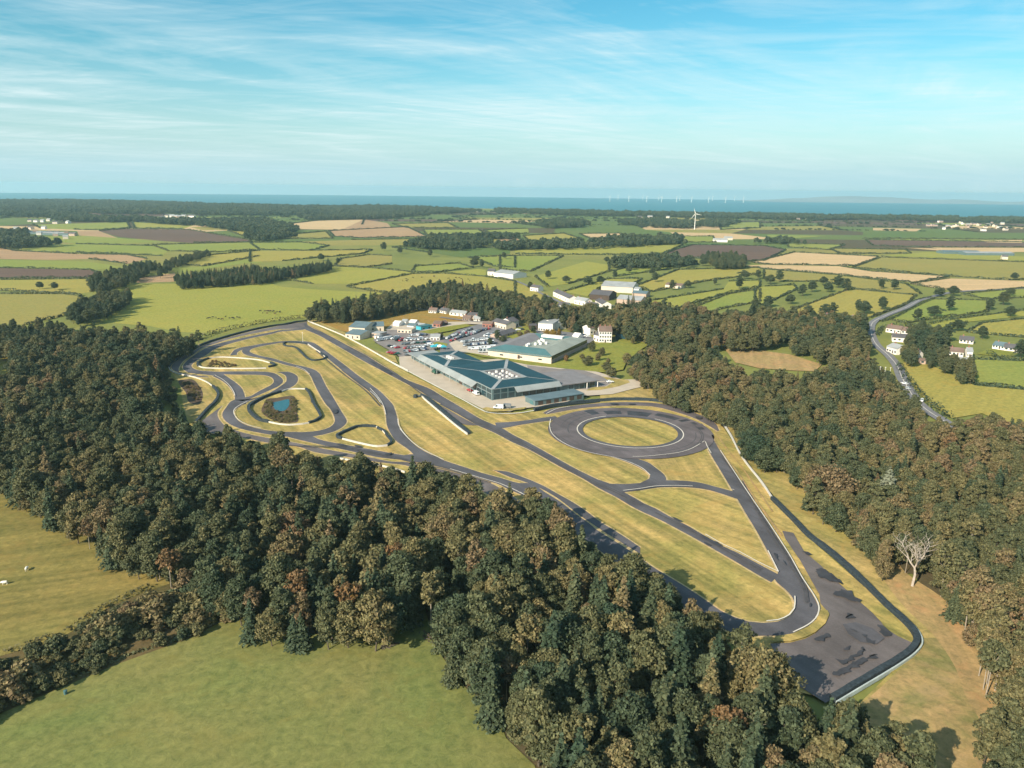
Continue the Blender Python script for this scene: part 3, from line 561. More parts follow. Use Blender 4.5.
line('dirt_track', [(712,437),(722,455),(737,474),(752,497),(768,520),(781,538)], 0.8, zz(Z1 + .06), M['track_soil'])
line('dirt_track', [(714,432),(726,450),(742,470),(757,492),(772,514)], 0.6, zz(Z1 + .06), M['track_soil'])
# pond
sheet('reed_bed', [(262,414),(264,405),(268,400),(278,399),(292,397),(296,402),(297,413),(296,424),(284,424.5),(272,421)], ZA + .1, M['mud'], True)
sheet('pond', [(273.5,404),(280,402.5),(288,400.8),(289.5,404),(288,409),(283,412.6),(277,412),(274,409)], ZA + .16, M['water'], True, 1.0)
# building site paving
ZB = Z1 + .3
sheet('concrete_apron', [(399,358),(409,357),(440,364),(500,360),(527,366),(560,369),(576,368),(600,374),(622,381),(634,380.8),(655,381),(648,387),(633,390.3),(612.5,395.6),(583,397.5),(565,404),(540,408),(518,410.6),(510,413),(487,412.6),(470,404),(452,395),(430,384),(410,373.6),(400,369)], ZB, M['concrete'])
sheet('asphalt_yard', [(527,366.6),(560,370.6),(575,369),(600,377),(612,384),(605,388),(596,391),(560,390),(530,380)], ZB + .02, M['gravel'])
sheet('grass_island', [(602,378),(615,380),(628,381.5),(630,384),(618,388),(600,391.6),(586,392),(592,389),(606,388),(612,384.5)], ZB + .04, M['verge'])
sheet('grass_island', [(482,410.5),(486,408.8),(500,411),(514,410.2),(527,408.6),(524,410.8),(505,413),(490,413.4)], ZB + .04, M['verge'])
sheet('lawn', [(464,353),(488,357),(551,365.5),(575,358),(590,348),(600,343.5),(617,344),(622,336),(650,334),(656,342),(642,350),(627,362),(623,371),(606,374),(580,371.5),(560,369.5),(527,366),(500,360.5),(482,358)], ZB + .03, M['lawn'])
sheet('car_park', [(373,341),(388,331),(412,331),(433,332),(446,338),(442,346),(428,355),(411,357),(400,358),(393,353),(378,345)], ZB + .02, M['gravel'])
sheet('yard', [(440,346),(446,338),(458,331),(480,325),(505,326),(540,330),(575,334),(596,340),(586,346),(552,345),(520,346),(488,357),(462,353.5),(440,356)], ZB + .01, M['road'])
sheet('gravel_track', [(449,345),(455,341),(462,344),(470,349),(480,351),(492,353),(488,357),(466,353.4),(455,352)], ZB + .025, M['concrete'])
sheet('grass_island', [(419,333),(443,328),(466,325),(471,327),(447,332.5),(431,335)], ZB + .05, M['lawn'])
sheet('yard', [(385,331),(392,325),(420,327),(445,323),(490,322),(500,326),(466,325),(443,328),(419,333),(410,333)], ZB + .015, M['concrete'])
sheet('grass_island', [(430,345),(438,343),(448,345),(446,348),(436,349)], ZB + .05, M['lawn'])
sheet('garden', [(506,330),(534,327),(537,336),(520,342),(506,338)], ZB + .05, M['lawn'])
line('garden_path', [(590,384),(605,383)], 1.5, ZB + .06, M['concrete'])
line('garden_path', [(622,338),(640,342),(655,346)], 3.0, ZB + .05, M['track_soil'])
# verge kerb by apron
line('kerb_line', [(408,372.6),(441,390.2),(462.5,401.2),(480,410.8),(487.5,414),(502.5,415.4),(519,414.8),(534,412.2)], 0.9, ZB + .1, M['kerb'])
# roads
RD = [(1040,288),(1000,290),(960,292),(945,294),(933,297),(919,301),(906,308),(886,316),(873,323),(871,333),(876,345),(889,357),(897,367),(902,379),(910,393),(917,403),(930,413.5),(946,424),(957,438),(966,455),(985,487),(1000,522),(1015,562),(1035,610)]
line('village_road', RD, 6.5, 0.75, M['road'])
line('painted_line', RD[5:19], 0.35, 0.78, M['kerb'])
line('farm_lane', [(497,276),(520,283),(548,297),(580,308),(612,306),(650,309)], 4.0, 0.72, M['road'])
line('farm_lane', [(440,318),(470,322),(505,325),(540,333)], 4.0, ZB + .04, M['road'])
# foreground meadows
sheet('meadow', [(-90,480),(0,486),(30,504),(75,530),(120,556),(165,575),(176,583),(150,592),(110,608),(60,641),(0,658),(-90,690)], 0.5, M['meadow_hi'])
sheet('meadow', [(-90,760),(0,716),(60,690),(120,665),(190,640),(240,614),(262,620),(300,636),(345,636),(390,620),(425,610),(436,650),(466,690),(496,712),(506,740),(535,768),(550,850),(-90,850)], 0.5, M['meadow_lo'])
sheet('scrub_ground', [(-90,690),(0,658),(60,641),(110,608),(150,592),(172,582),(240,614),(190,640),(120,665),(60,690),(0,716),(-90,760)], 0.46, M['scrubsoil'])
# ------------------------------------------------------------------ trees: prototype meshes
def quads_mesh(name, C, Nn, S, rng, extra=None, asp=0.62):
    """leaf-sized faces at points C facing roughly Nn"""
    n = len(C); up = rng.normal(size=(n, 3)); u = np.cross(Nn, up); u /= np.linalg.norm(u, axis=1)[:, None] + 1e-9
    v = np.cross(Nn, u); S = S[:, None]
    V = np.stack([C - u * S - v * S * asp, C + u * S - v * S * asp * .8, C + u * S * .8 + v * S * asp, C - u * S * .9 + v * S * asp], 1).reshape(-1, 3)
    me = bpy.data.meshes.new(name)
    nv = len(V); ev = np.array(extra.v, float).reshape(-1, 3) if extra and extra.v else np.zeros((0, 3))
    me.vertices.add(nv + len(ev)); me.vertices.foreach_set('co', np.concatenate([V, ev]).ravel())
    idx = list(range(nv)); ls = list(range(0, nv, 4)); lt = [4] * n; mi = [0] * n
    if extra:
        for f, m in zip(extra.f, extra.m): ls.append(len(idx)); lt.append(len(f)); idx += [i + nv for i in f]; mi.append(m)
    me.loops.add(len(idx)); me.loops.foreach_set('vertex_index', idx)
    me.polygons.add(len(ls)); me.polygons.foreach_set('loop_start', ls); me.polygons.foreach_set('loop_total', lt)
    me.polygons.foreach_set('material_index', mi); me.update(calc_edges=True); me.validate()
    return me
def unit(rng, n):
    v = rng.normal(size=(n, 3)); return v / np.linalg.norm(v, axis=1)[:, None]
def broadleaf(seed, R, H, nl=30, per=120, leaf=0.34, base=0.22, squash=1.0, sparse=1.0, pale=0):
    """returns leaf points/normals/sizes and a trunk with limbs"""
    rng = np.random.default_rng(seed); lobes = []
    zc = H * (base + (1 - base) * 0.47); rz = H * (1 - base) * 0.5 * squash
    ph = rng.uniform(0, 6.28, 2)
    ga = math.pi * (3 - 5 ** .5)
    for i in range(nl):
        u = 1 - (i + .5) / nl * 1.75; u = max(-0.75, u)
        a = i * ga + rng.uniform(-.35, .35); q = math.sqrt(max(0, 1 - u * u))
        k = rng.uniform(0.45, 1.02) if i > 1 else 0.6
        az = 1 + .22 * math.sin(2 * a + ph[0]) + .16 * math.sin(3 * a + ph[1])
        lobes.append((np.array([R * .84 * q * math.cos(a) * k * az, R * .84 * q * math.sin(a) * k * az, zc + rz * .84 * u * rng.uniform(.72, 1.18)]), R * rng.uniform(0.15, 0.36)))
    Cs, Ns, Ss = [], [], []
    for c, r in lobes:
        n = int(per * sparse * (r / (R * .27)) ** 1.7); d = unit(rng, n)
        d[:, 2] = np.where(d[:, 2] < -0.3, -d[:, 2] * .6, d[:, 2]); d /= np.linalg.norm(d, axis=1)[:, None]
        rad = r * rng.uniform(0.5, 1.28, n) ** 0.8
        pos = c + d * rad[:, None] * np.array([1.05, 1.05, 0.85])
        nn = d + rng.normal(size=(n, 3)) * 0.6; nn /= np.linalg.norm(nn, axis=1)[:, None]
        Cs.append(pos); Ns.append(nn); Ss.append(rng.uniform(0.7, 1.35, n) * leaf)
    C = np.concatenate(Cs); C[:, 2] = np.maximum(C[:, 2], 0.3)
    mb = MB(); r0 = (0.013 if base < .3 else .007) * H + 0.04
    pts = [Vector((0, 0, -0.3)), Vector((rng.uniform(-.2, .2), rng.uniform(-.2, .2), H * base)), Vector((rng.uniform(-.5, .5), rng.uniform(-.5, .5), H * .55)), Vector((rng.uniform(-.6, .6), rng.uniform(-.6, .6), H * .82))]
    for i in range(3): mb.tube(pts[i], pts[i + 1], r0 * (1 - .3 * i), r0 * (1 - .3 * (i + 1)) + .02, 7, 1)
    for c, r in lobes[2::3]:
        s = pts[1].lerp(pts[2], rng.random()); e = Vector(c); m_ = s.lerp(e, .5) + Vector((0, 0, .3))
        mb.tube(s, m_, r0 * .4, r0 * .26, 5, 1); mb.tube(m_, e, r0 * .26, 0.04, 5, 1)
    return C, np.concatenate(Ns), np.concatenate(Ss), mb
def conifer(seed, R, H, tiers=15, leaf=0.34, droop=0.35, gap=0.12):
    rng = np.random.default_rng(seed); Cs, Ns, Ss = [], [], []; mb = MB()
    mb.tube((0, 0, -.3), (0, 0, H * .5), 0.22, 0.13, 7, 1); mb.tube((0, 0, H * .5), (0, 0, H * .97), 0.13, 0.03, 6, 1)
    for k in range(tiers):
        f = k / (tiers - 1); z = H * (gap + (0.97 - gap) * f); rr = R * (1 - f) ** 0.8 * rng.uniform(.85, 1.12) + .12
        nb = max(4, int(11 * (1 - f) + 4)); a0 = rng.uniform(0, 6.28)
        for b in range(nb):
            a = a0 + 6.283 * b / nb + rng.uniform(-.2, .2); L = rr * rng.uniform(.7, 1.12); n = max(4, int(L * 7))
            t = rng.uniform(0.12, 1, n); side = rng.normal(size=n) * L * .17 * (1.15 - t)
            x = np.cos(a) * t * L - np.sin(a) * side; y = np.sin(a) * t * L + np.cos(a) * side
            zz_ = z + .12 * L - droop * L * t ** 1.4 + rng.normal(size=n) * .10
            Cs.append(np.stack([x, y, zz_], 1))
            nn = np.stack([np.cos(a) * .45 + rng.normal(size=n) * .35, np.sin(a) * .45 + rng.normal(size=n) * .35, np.ones(n) * .8], 1); nn /= np.linalg.norm(nn, axis=1)[:, None]
            Ns.append(nn); Ss.append(rng.uniform(.65, 1.3, n) * leaf)
            if k % 3 == 0: mb.tube((0, 0, z), (math.cos(a) * L * .8, math.sin(a) * L * .8, z + .1 * L - droop * L * .7), 0.05, 0.015, 4, 1)
    return np.concatenate(Cs), np.concatenate(Ns), np.concatenate(Ss), mb
PROTO = {}   # kind -> list of (crown mesh, trunk mesh, merged mesh, R, H)
def add_proto(kind, data, bark, R, H):
    C, N_, S, mb = data; rng = np.random.default_rng(len(PROTO.get(kind, [])) + 11)
    cm = quads_mesh(kind + '_crown', C, N_, S, rng); cm.materials.append(M['leaf'])
    tb = MB(); tb.v, tb.f, tb.m = list(mb.v), list(mb.f), [0] * len(mb.f); tm = tb.mesh(kind + '_trunk'); tm.materials.append(M[bark])
    rng = np.random.default_rng(len(PROTO.get(kind, [])) + 11)
    mm = quads_mesh(kind + '_whole', C, N_, S, rng, mb); mm.materials.append(M['leaf']); mm.materials.append(M[bark])
    PROTO.setdefault(kind, []).append((cm, tm, mm, R, H))
for i, (R, H, sq) in enumerate([(3.9, 11, 1.0), (4.4, 12.5, 1.05), (3.3, 14, 1.1), (4.7, 11.5, 1.0), (2.8, 13, 1.1), (4.0, 14.5, 1.1), (3.1, 11, 1.1), (5.2, 13.5, 1.0)]):
    add_proto('broadleaf', broadleaf(100 + i, R, H, 44 + 2 * i, 120, 0.235, 0.10, sq), 'bark', R, H)
for i, (R, H) in enumerate([(3.8, 15), (3.3, 13), (4.2, 16.5), (3.0, 15.5)]):
    add_proto('conifer', conifer(200 + i, R, H, 15 + i), 'bark', R, H)
for i, (R, H) in enumerate([(2.9, 13), (3.3, 14.5), (2.6, 12)]):
    add_proto('birch', broadleaf(300 + i, R, H, 30, 66, 0.24, 0.46, 1.0, .8), 'pale_bark', R, H)
for i, (R, H) in enumerate([(2.4, 3.2), (3.0, 4.0), (2.0, 2.6)]):
    add_proto('bush', broadleaf(400 + i, R, H, 16, 100, 0.26, 0.02, 1.0), 'bark', R, H)
for i, (R, H) in enumerate([(5.0, 11), (6.0, 12), (4.5, 10)]):
    add_proto('lowtree', broadleaf(500 + i, R, H, 18, 38, 0.75, 0.08, 1.0), 'bark', R, H)
# ------------------------------------------------------------------ tree positions
def scatter(poly, spacing, rng, jitter=0.38):
    xs = [p[0] for p in poly]; ys = [p[1] for p in poly]; out = []
    x0, y0 = min(xs), min(ys); nx = int((max(xs) - x0) / spacing) + 2; ny = int((max(ys) - y0) / (spacing * .87)) + 2
    for j in range(ny):
        for i in range(nx):
            x = x0 + (i + (.5 if j % 2 else 0) + rng.uniform(-jitter, jitter)) * spacing; y = y0 + (j + rng.uniform(-jitter, jitter)) * spacing * .87
            if inpoly(x, y, poly): out.append((x, y))
    return out
RDW = cat_rom(PP(RD), 6.0)
def near_road(x, y, d):
    for p in RDW:
        if abs(p.x - x) < d and abs(p.y - y) < d and (p.x - x) ** 2 + (p.y - y) ** 2 < d * d: return True
    return False
TREES = []   # x, y, kind, proto idx, scale, tint, rot
def plant(poly, spacing, mixk, tint, seed, zmap=8.0, scale=(0.8, 1.15), excl=(), road=6.0, wpoly=None):
    rng = random.Random(seed); w = wpoly or PP(poly, zmap); ex = [PP(e, zmap) for e in excl]
    for x, y in scatter(w, spacing, rng):
        if any(inpoly(x, y, e) for e in ex): continue
        if road and near_road(x, y, road): continue
        k = rng.choices(list(mixk), list(mixk.values()))[0]
        # colour drifts in groves
        gv = math.sin(x * .031 + seed) * math.cos(y * .027 - seed) * .10 + math.sin(x * .11) * math.sin(y * .093 + seed) * .08
        lo, mid, hi = tint.get(k, tint['*'])
        t = rng.triangular(lo, hi, mid) + gv
        if k == 'conifer': t = rng.triangular(0.0, 0.32, 0.10) if rng.random() < .86 else rng.uniform(.5, .74)
        s = rng.uniform(*scale) * (1.0 if rng.random() > .08 else rng.uniform(.6, .8))
        TREES.append([x, y, k, rng.randrange(len(PROTO[k])), s, min(1, max(0, t)), rng.uniform(0, 6.28)])
T_FORE = {'*': (0.04, 0.37, 0.72), 'birch': (0.2, 0.6, 0.92)}
T_LEFT = {'*': (0.03, 0.24, 0.66), 'birch': (0.2, 0.5, 0.8)}
T_RIGHT = {'*': (0.08, 0.36, 0.72), 'birch': (0.3, 0.55, 0.78)}
W_LEFT = [(-70,350),(12,341),(76,335),(137,332),(162,338),(186,338),(200,342),(176,350),(160,362),(156,385),(164,412),(190,429),(232,440),(260,449),(262,470),(262,622),(240,612),(176,578),(160,570),(120,550),(75,525),(30,500),(0,482),(-70,465)]
W_FORE = [(262,449),(300,457),(340,467),(365,472),(400,481),(430,485),(470,494),(505,504),(540,515),(588,545),(636,576),(682,602),(715,623),(738,634),(758,656),(780,684),(815,704),(850,718),(900,742),(940,775),(960,800),(970,880),(560,880),(545,768),(516,736),(504,704),(474,682),(446,650),(440,612),(420,606),(390,620),(345,632),(300,632),(262,618)]
for wf in ('W_LEFT', 'W_FORE'): tri_sheet('wood_floor', PP(globals()[wf], 6.5), 0.36 + .02 * (wf == 'W_FORE'), M['woodfloor'])
SM = [(-20,345),(10,350),(14,372),(0,380),(-20,382)]
plant(W_LEFT, 5.0, {'broadleaf': 8, 'conifer': 1.0, 'birch': 1.0}, T_LEFT, 3, 8, (.58, 1.14), [SM])
plant(W_FORE, 5.4, {'broadleaf': 7, 'conifer': 3.0, 'birch': 1.8}, T_FORE, 4, 8, (.68, 1.28))
W_RIGHT = [(632,366),(640,356),(655,346),(690,346),(716,352),(735,371),(790,377),(822,374),(834,362),(862,352),(884,368),(904,392),(925,414),(948,430),(965,424),(985,416),(1024,430),(1100,440),(1100,880),(1000,880),(990,790),(988,735),(1000,700),(993,655),(968,612),(946,588),(914,556),(884,558),(862,530),(832,510),(803,490),(790,462),(762,455),(745,444),(736,418),(700,404),(662,393),(650,382)]
tri_sheet('wood_floor', PP(W_RIGHT, 6.0), 0.40, M['woodfloor'])
DOMEP = P(827, 505, 0)
DEADP = P(912, 588)
def clear(p, r):
    global TREES
    TREES = [t for t in TREES if (t[0] - p[0]) ** 2 + (t[1] - p[1]) ** 2 > r * r]
plant(W_RIGHT, 4.7, {'broadleaf': 8, 'conifer': .8, 'birch': 1.6}, T_RIGHT, 5, 8, (.5, 1.0), [[(720,350),(745,352),(790,358),(822,368),(815,375),(790,374),(760,372),(733,366)]], 2.3)
# tall birch margin by the dead tree
plant([(926,592),(948,606),(972,648),(982,700),(1002,702),(994,655),(969,612),(946,586)], 3.4, {'birch': 1}, {'*': (.35, .55, .8)}, 6, 0, (.9, 1.25))
# belt behind the car park and houses
plant([(306,314),(330,309),(360,303),(400,298),(430,289),(460,288),(480,293),(510,298),(524,302),(524,316),(500,319),(485,316),(470,311),(440,304),(415,306),(400,310),(370,315),(340,318),(308,318)], 8.0, {'broadleaf': 5, 'conifer': 1.5}, {'*': (.05, .25, .55)}, 8, 6, (.85, 1.25))
plant([(516,305),(530,302),(542,304),(556,310),(575,312),(600,312),(640,306),(660,308),(690,313),(720,319),(740,317),(775,313),(800,319),(866,322),(866,344),(820,343),(790,337),(760,346),(722,345),(690,345),(655,345),(636,339),(618,333),(605,329),(580,327),(560,322),(525,322)], 8.0, {'broadleaf': 7, 'conifer': 1}, {'*': (.08, .35, .75)}, 9, 6, (.85, 1.2), [[(585,300),(645,300),(645,307),(585,307)]])
plant([(68,315),(73,305),(95,295),(129,290),(130,297),(108,311),(78,318)], 7, {'broadleaf': 1}, {'*': (.03, .15, .4)}, 10, 8, (.7, .95))
plant([(88,286),(95,273),(150,261),(157,265),(135,278),(100,289)], 9, {'broadleaf': 1}, {'*': (.03, .2, .4)}, 11, 8, (.65, .95))
plant([(157,266),(168,259),(208,249),(210,252),(180,262),(160,272)], 10, {'broadleaf': 1}, {'*': (.03, .2, .5)}, 12, 8, (.6, .85))
plant([(176,275),(254,266),(268,270),(330,262),(332,266),(262,278),(178,283)], 7, {'conifer': 3, 'broadleaf': 2}, {'*': (.0, .1, .3)}, 13, 8, (.75, .88))
plant([(0,322),(25,323),(62,316),(64,322),(30,336),(0,345),(-60,345),(-60,322)], 8, {'broadleaf': 1}, {'*': (.05, .2, .5)}, 14, 9, (.5, .85))
plant([(700,258),(718,256),(746,259),(746,266),(718,267)], 9, {'broadleaf': 1}, {'*': (.03, .2, .4)}, 15, 5)
plant([(820,322),(866,322),(868,350),(835,362),(822,358),(790,346),(800,330)], 8.0, {'broadleaf': 1}, {'*': (.05, .25, .55)}, 16, 6)
plant([(908,330),(928,330),(948,333),(946,348),(925,350),(908,344)], 8, {'broadleaf': 1}, {'*': (.05, .15, .4)}, 17, 6)
plant([(941,364),(948,362),(975,372),(972,381),(955,379)], 7, {'broadleaf': 1}, {'*': (.05, .2, .5)}, 18, 4, (.6, .85))
plant([(898,350),(915,352),(917,362),(903,362)], 7, {'broadleaf': 1}, {'*': (.05, .2, .5)}, 19, 5, (.6, .9))
plant([(926,350),(945,352),(945,364),(928,362)], 7, {'broadleaf': 1}, {'*': (.05, .2, .6)}, 20, 5, (.6, .9))
clear(DOMEP, 10.5); clear(DEADP, 6.5); clear((DEADP[0] - 3, DEADP[1] - 9), 6); clear((DEADP[0] - 5, DEADP[1] - 17), 5)
# special and lone trees: px base x, y, kind, scale, tint
LONE = [(40,289,.95,.1),(55,290,.9,.1),(384,251,1.5,.12),(321,261,1.3,.15),(338,264,1.0,.2),(430,257,1.2,.2),(629,273,1.2,.25),(703,266,1.2,.12),(739,289,1.5,.12),(744,279,1.3,.2),(758,279,1.3,.2),(627,265,1.4,.12),(607,263,1.2,.15),(652,275,1.0,.2),
 (779,282,1.5,.15),(770,284,1.3,.2),(802,296,1.4,.12),(812,292,1.2,.15),(828,292,1.3,.1),(838,288,1.6,.12),(846,291,1.4,.15),(823,285,1.2,.2),(881,289,1.3,.1),(894,290,1.2,.12),(808,315,1.1,.25),(825,317,1.3,.15),(832,316,1.2,.15),(864,314,1.4,.12),(858,311,1.2,.15),(882,310,1.2,.12),(953,296,1.4,.12),(939,297,1.1,.15),(949,311,1.4,.1),(934,317,1.2,.12),(917,321,1.2,.12),(1003,305,1.3,.25),(1014,280,1.2,.12),(1010,317,1.1,.12),(990,310,1.1,.15),(957,331,1.1,.12),(982,339,1.1,.1),(1020,358,1.2,.1),(790,304,1.2,.15),(768,307,1.2,.15),(755,310,1.1,.2),
 (588,367,.8,.42),(598,362,.65,.5),(602,357,.6,.45),(606,372,.75,.40),(611,379,.75,.45),(592,353,.75,.35),(582,360,.45,.5),(608,366,.55,.55),(566,362.5,.45,.82),(508,326,.75,.85),(553,337,.6,.98),(559,337,.6,.96),(547,336,.55,.95),(571,332,.9,.05),(576,334,.8,.05),(520,338,.6,.6),(527,336,.5,.66),(497,341,.8,.2),(503,343,.6,.25),(441,340,.6,.35),(640,378,.8,.3),(630,376,.6,.35),(634,369,.8,.1),(627,366,.8,.55),(640,364,1.0,.25),(490,346,.6,.2),(533,334,.6,.15),
 (961,382,.8,.3),(1010,296,1.0,.2),(672,290,1.1,.25),(688,288,1.0,.2),(715,285,.9,.2),(655,282,1.1,.15),(600,284,1.2,.1),(588,285,1.1,.12),(615,279,1.1,.15),(566,283,1.0,.2),(530,290,1.0,.2),(548,279,1.0,.15),(500,299,1.1,.3),(474,267,1.3,.2),(482,268,1.2,.2),(476,262,1.1,.2),(504,259,1.2,.15),(400,254,1.1,.2)]
for i, (a, b, s, tn) in enumerate(LONE):
    x, y = P(a, b); TREES.append([x, y, 'broadleaf', i % 6, s * .82, tn, i * 1.7 % 6.28, 'lone'])
# scrub band bushes
plant([(-90,690),(0,660),(60,642),(110,612),(150,597),(180,588),(240,612),(190,634),(120,660),(60,686),(0,712),(-90,755)], 3.4, {'bush': 1}, {'*': (.05, .36, .72)}, 21, 1.5, (.55, 1.1), [[(35,668),(70,655),(85,660),(50,678)],[(110,655),(165,630),(180,632),(120,658)]], 0)
for a, b, s, tn in [(112,640,1.35,.68),(135,628,1.5,.7),(160,622,1.4,.72),(185,612,1.5,.66),(205,615,1.4,.6),(225,610,1.6,.2),(170,605,1.2,.3),(25,690,1.3,.68),(10,700,1.2,.75),(195,600,1.5,.15),(215,600,1.5,.25),(235,603,1.4,.2),(150,612,1.3,.68)]:
    x, y = P(a, b); TREES.append([x, y, 'bush', int(a) % 3, s * 1.1, tn * .85, a % 6.28])
# reeds and scrub inside the loops
plant([(263,414),(266,403),(272,401),(272,411),(283,415),(291,409),(291,399),(296,402),(297,413),(296,423),(284,424),(272,421)], 1.7, {'bush': 1}, {'*': (.3, .6, .75)}, 22, .3, (.22, .42), (), 0)
plant([(206,368),(212,362),(224,363),(240,367.5),(222,368.4)], 2.4, {'bush': 1}, {'*': (.4, .68, .75)}, 23, .3, (.22, .4), (), 0)
plant([(182,384),(190,382),(200,390),(201,398),(196,402),(189,396)], 2.6, {'bush': 1}, {'*': (.5, .68, .75)}, 24, .3, (.25, .45), (), 0)
plant([(160,372),(168,372),(172,385),(178,402),(184,428),(176,426),(166,400)], 4, {'bush': 1}, {'*': (.1, .4, .7)}, 25, 1, (.4, .9), (), 0)
# ------------------------------------------------------------------ trees: build
CWORD = [(0.13, 'dark green'), (0.30, 'deep olive'), (0.46, 'olive green'), (0.60, 'tawny olive'), (0.75, 'brownish'), (0.90, 'russet'), (1.01, 'golden')]
def cword(t):
    for a, w in CWORD:
        if t < a: return w
KW = {'broadleaf': 'broadleaf tree', 'conifer': 'conifer', 'birch': 'slender birch', 'bush': 'bush'}
KN = {'broadleaf': 'broadleaf_tree', 'conifer': 'conifer_tree', 'birch': 'birch_tree', 'bush': 'bush'}
ANCH = [("beside the lower hairpin",745,648),("below the wide run-off paving",835,725),("at the bottom edge below the hairpin",760,745),("at the bottom edge right of the meadow",600,755),("along the lower meadow's right edge",500,690),("at the lower meadow's inner corner",440,630),("along the lower meadow's top edge",330,610),("between the two meadows",225,570),("above the upper meadow's right end",150,535),("above the upper meadow's left end",45,480),("at the left edge of the photo",5,430),("below the pond loop",280,480),("below the triangular barrier loop",380,510),("beside the shaded back straight",560,560),("beside the shaded lane",650,620),("in the middle of the front wood",560,640),("in the middle of the left wood",110,430),("by the left bend of the track",150,385),("at the far edge of the left wood",110,340),("behind the pale dead tree",925,560),("around the domed russet tree",825,480),("by the end of the white barrier",745,430),("in the birch margin at right",985,640),("below the yellow roadside field",1000,450),("in the middle of the right wood",880,445),("along the dark lane gap",985,510),("in the lower right corner",1015,745),("near the top of the right wood",880,385),("below the tawny clearing",770,390),("by the mansion lawn",650,365),("left of the front wood centre",470,560),("under the meadow corner, mid wood",400,570),("in the left wood above the meadows",210,500),("right of the run-off corner",960,720)]
ORD = ['first', 'second', 'third', 'fourth', 'fifth', 'sixth', 'seventh', 'eighth', 'ninth', 'tenth', 'eleventh', 'twelfth']
def ordn(i):
    if i < 12: return ORD[i]
    tens = {13: 'thirteenth', 14: 'fourteenth', 15: 'fifteenth', 16: 'sixteenth', 17: 'seventeenth', 18: 'eighteenth', 19: 'nineteenth', 20: 'twentieth'}
    return tens.get(i + 1, 'twenty-%s' % ORD[(i - 20) % 12])
def uniq_labels(items):
    """items: list of (obj, base label, px x). Adds an ordinal from the left where labels collide"""
    d = {}
    for o, l, x in items: d.setdefault(l, []).append((x, o))
    for l, v in d.items():
        v.sort(key=lambda q: q[0])
        if len(v) == 1: v[0][1]['label'] = l
        else:
            for i, (x, o) in enumerate(v):
                o['label'] = l + (', leftmost such' if i == 0 else (', rightmost such' if i == len(v) - 1 else ', %s from left' % ordn(i)))
def seen(x, y, z=6):
    a, b = proj(x, y, z); return -8 < a < 1032 and b < 776
bykind = {}
for t in TREES: bykind.setdefault(t[2], []).append(t)
REST = []; LAB = []
LIM = {'broadleaf': 380, 'conifer': 200, 'birch': 200, 'bush': 190}
for k, L in bykind.items():
    L.sort(key=lambda t: (0 if len(t) > 7 else 1, t[0] ** 2 + t[1] ** 2))
    n = 0; lone = 0
    for t in L:
        H_ = PROTO[k][t[3]][4] * t[4]
        is_l = len(t) > 7
        if seen(t[0], t[1], H_ * .6) and (is_l or n < LIM[k] - (80 if k == 'broadleaf' else 0)) and not (k == 'bush' and t[4] < .5):
            if not is_l: n += 1
            cm, tm, mm, R, H = PROTO[k][t[3]]
            r = empty(KN[k], (t[0], t[1], 0.45), t[6], t[4] if not is_l or k == 'bush' else (t[4] * 1.4, t[4] * 1.25, t[4] * .86))
            r['category'] = 'bush' if k == 'bush' else 'tree'
            c = bpy.data.objects.new('crown' if k != 'bush' else 'foliage', cm); COL.objects.link(c); c.parent = r; c['tint'] = float(t[5])
            s = bpy.data.objects.new('trunk' if k != 'bush' else 'stem', tm); COL.objects.link(s); s.parent = r
            px, py = proj(t[0], t[1], H_ * .5)
            size = 'tall ' if H_ > 13 else ('small ' if H_ < 9.5 and k != 'bush' else '')
            if k == 'bush':
                w = 'in the scrub band between the meadows' if px < 260 and py > 560 else 'in the rough ground by the track'
                base = '%s %s bush %s' % ('big' if H_ > 4 else ('low' if H_ < 2.3 else 'rounded'), cword(t[5]), w); r['group'] = 'bushes in the scrub'
            elif is_l:
                near = 'in the grounds of the buildings' if 480 < px < 645 and py > 318 else ('in the right hand hedgerows' if px > 760 else ('in the central hedgerows' if px > 490 else 'in the left hand fields'))
                base = '%s%s lone tree %s' % (size, cword(t[5]), near); r['group'] = 'lone trees in the fields and grounds'
            else:
                an = min(ANCH, key=lambda q: (q[1] - px) ** 2 + (q[2] - py) ** 2 * 1.6)[0]
                base = '%s%s %s %s' % (size, cword(t[5]), KW[k], an); r['group'] = {'broadleaf': 'broadleaf trees of the woods', 'conifer': 'conifers of the woods', 'birch': 'slender birches of the woods'}[k]
            LAB.append((r, base, px))
        else: REST.append(t)
uniq_labels(LAB)
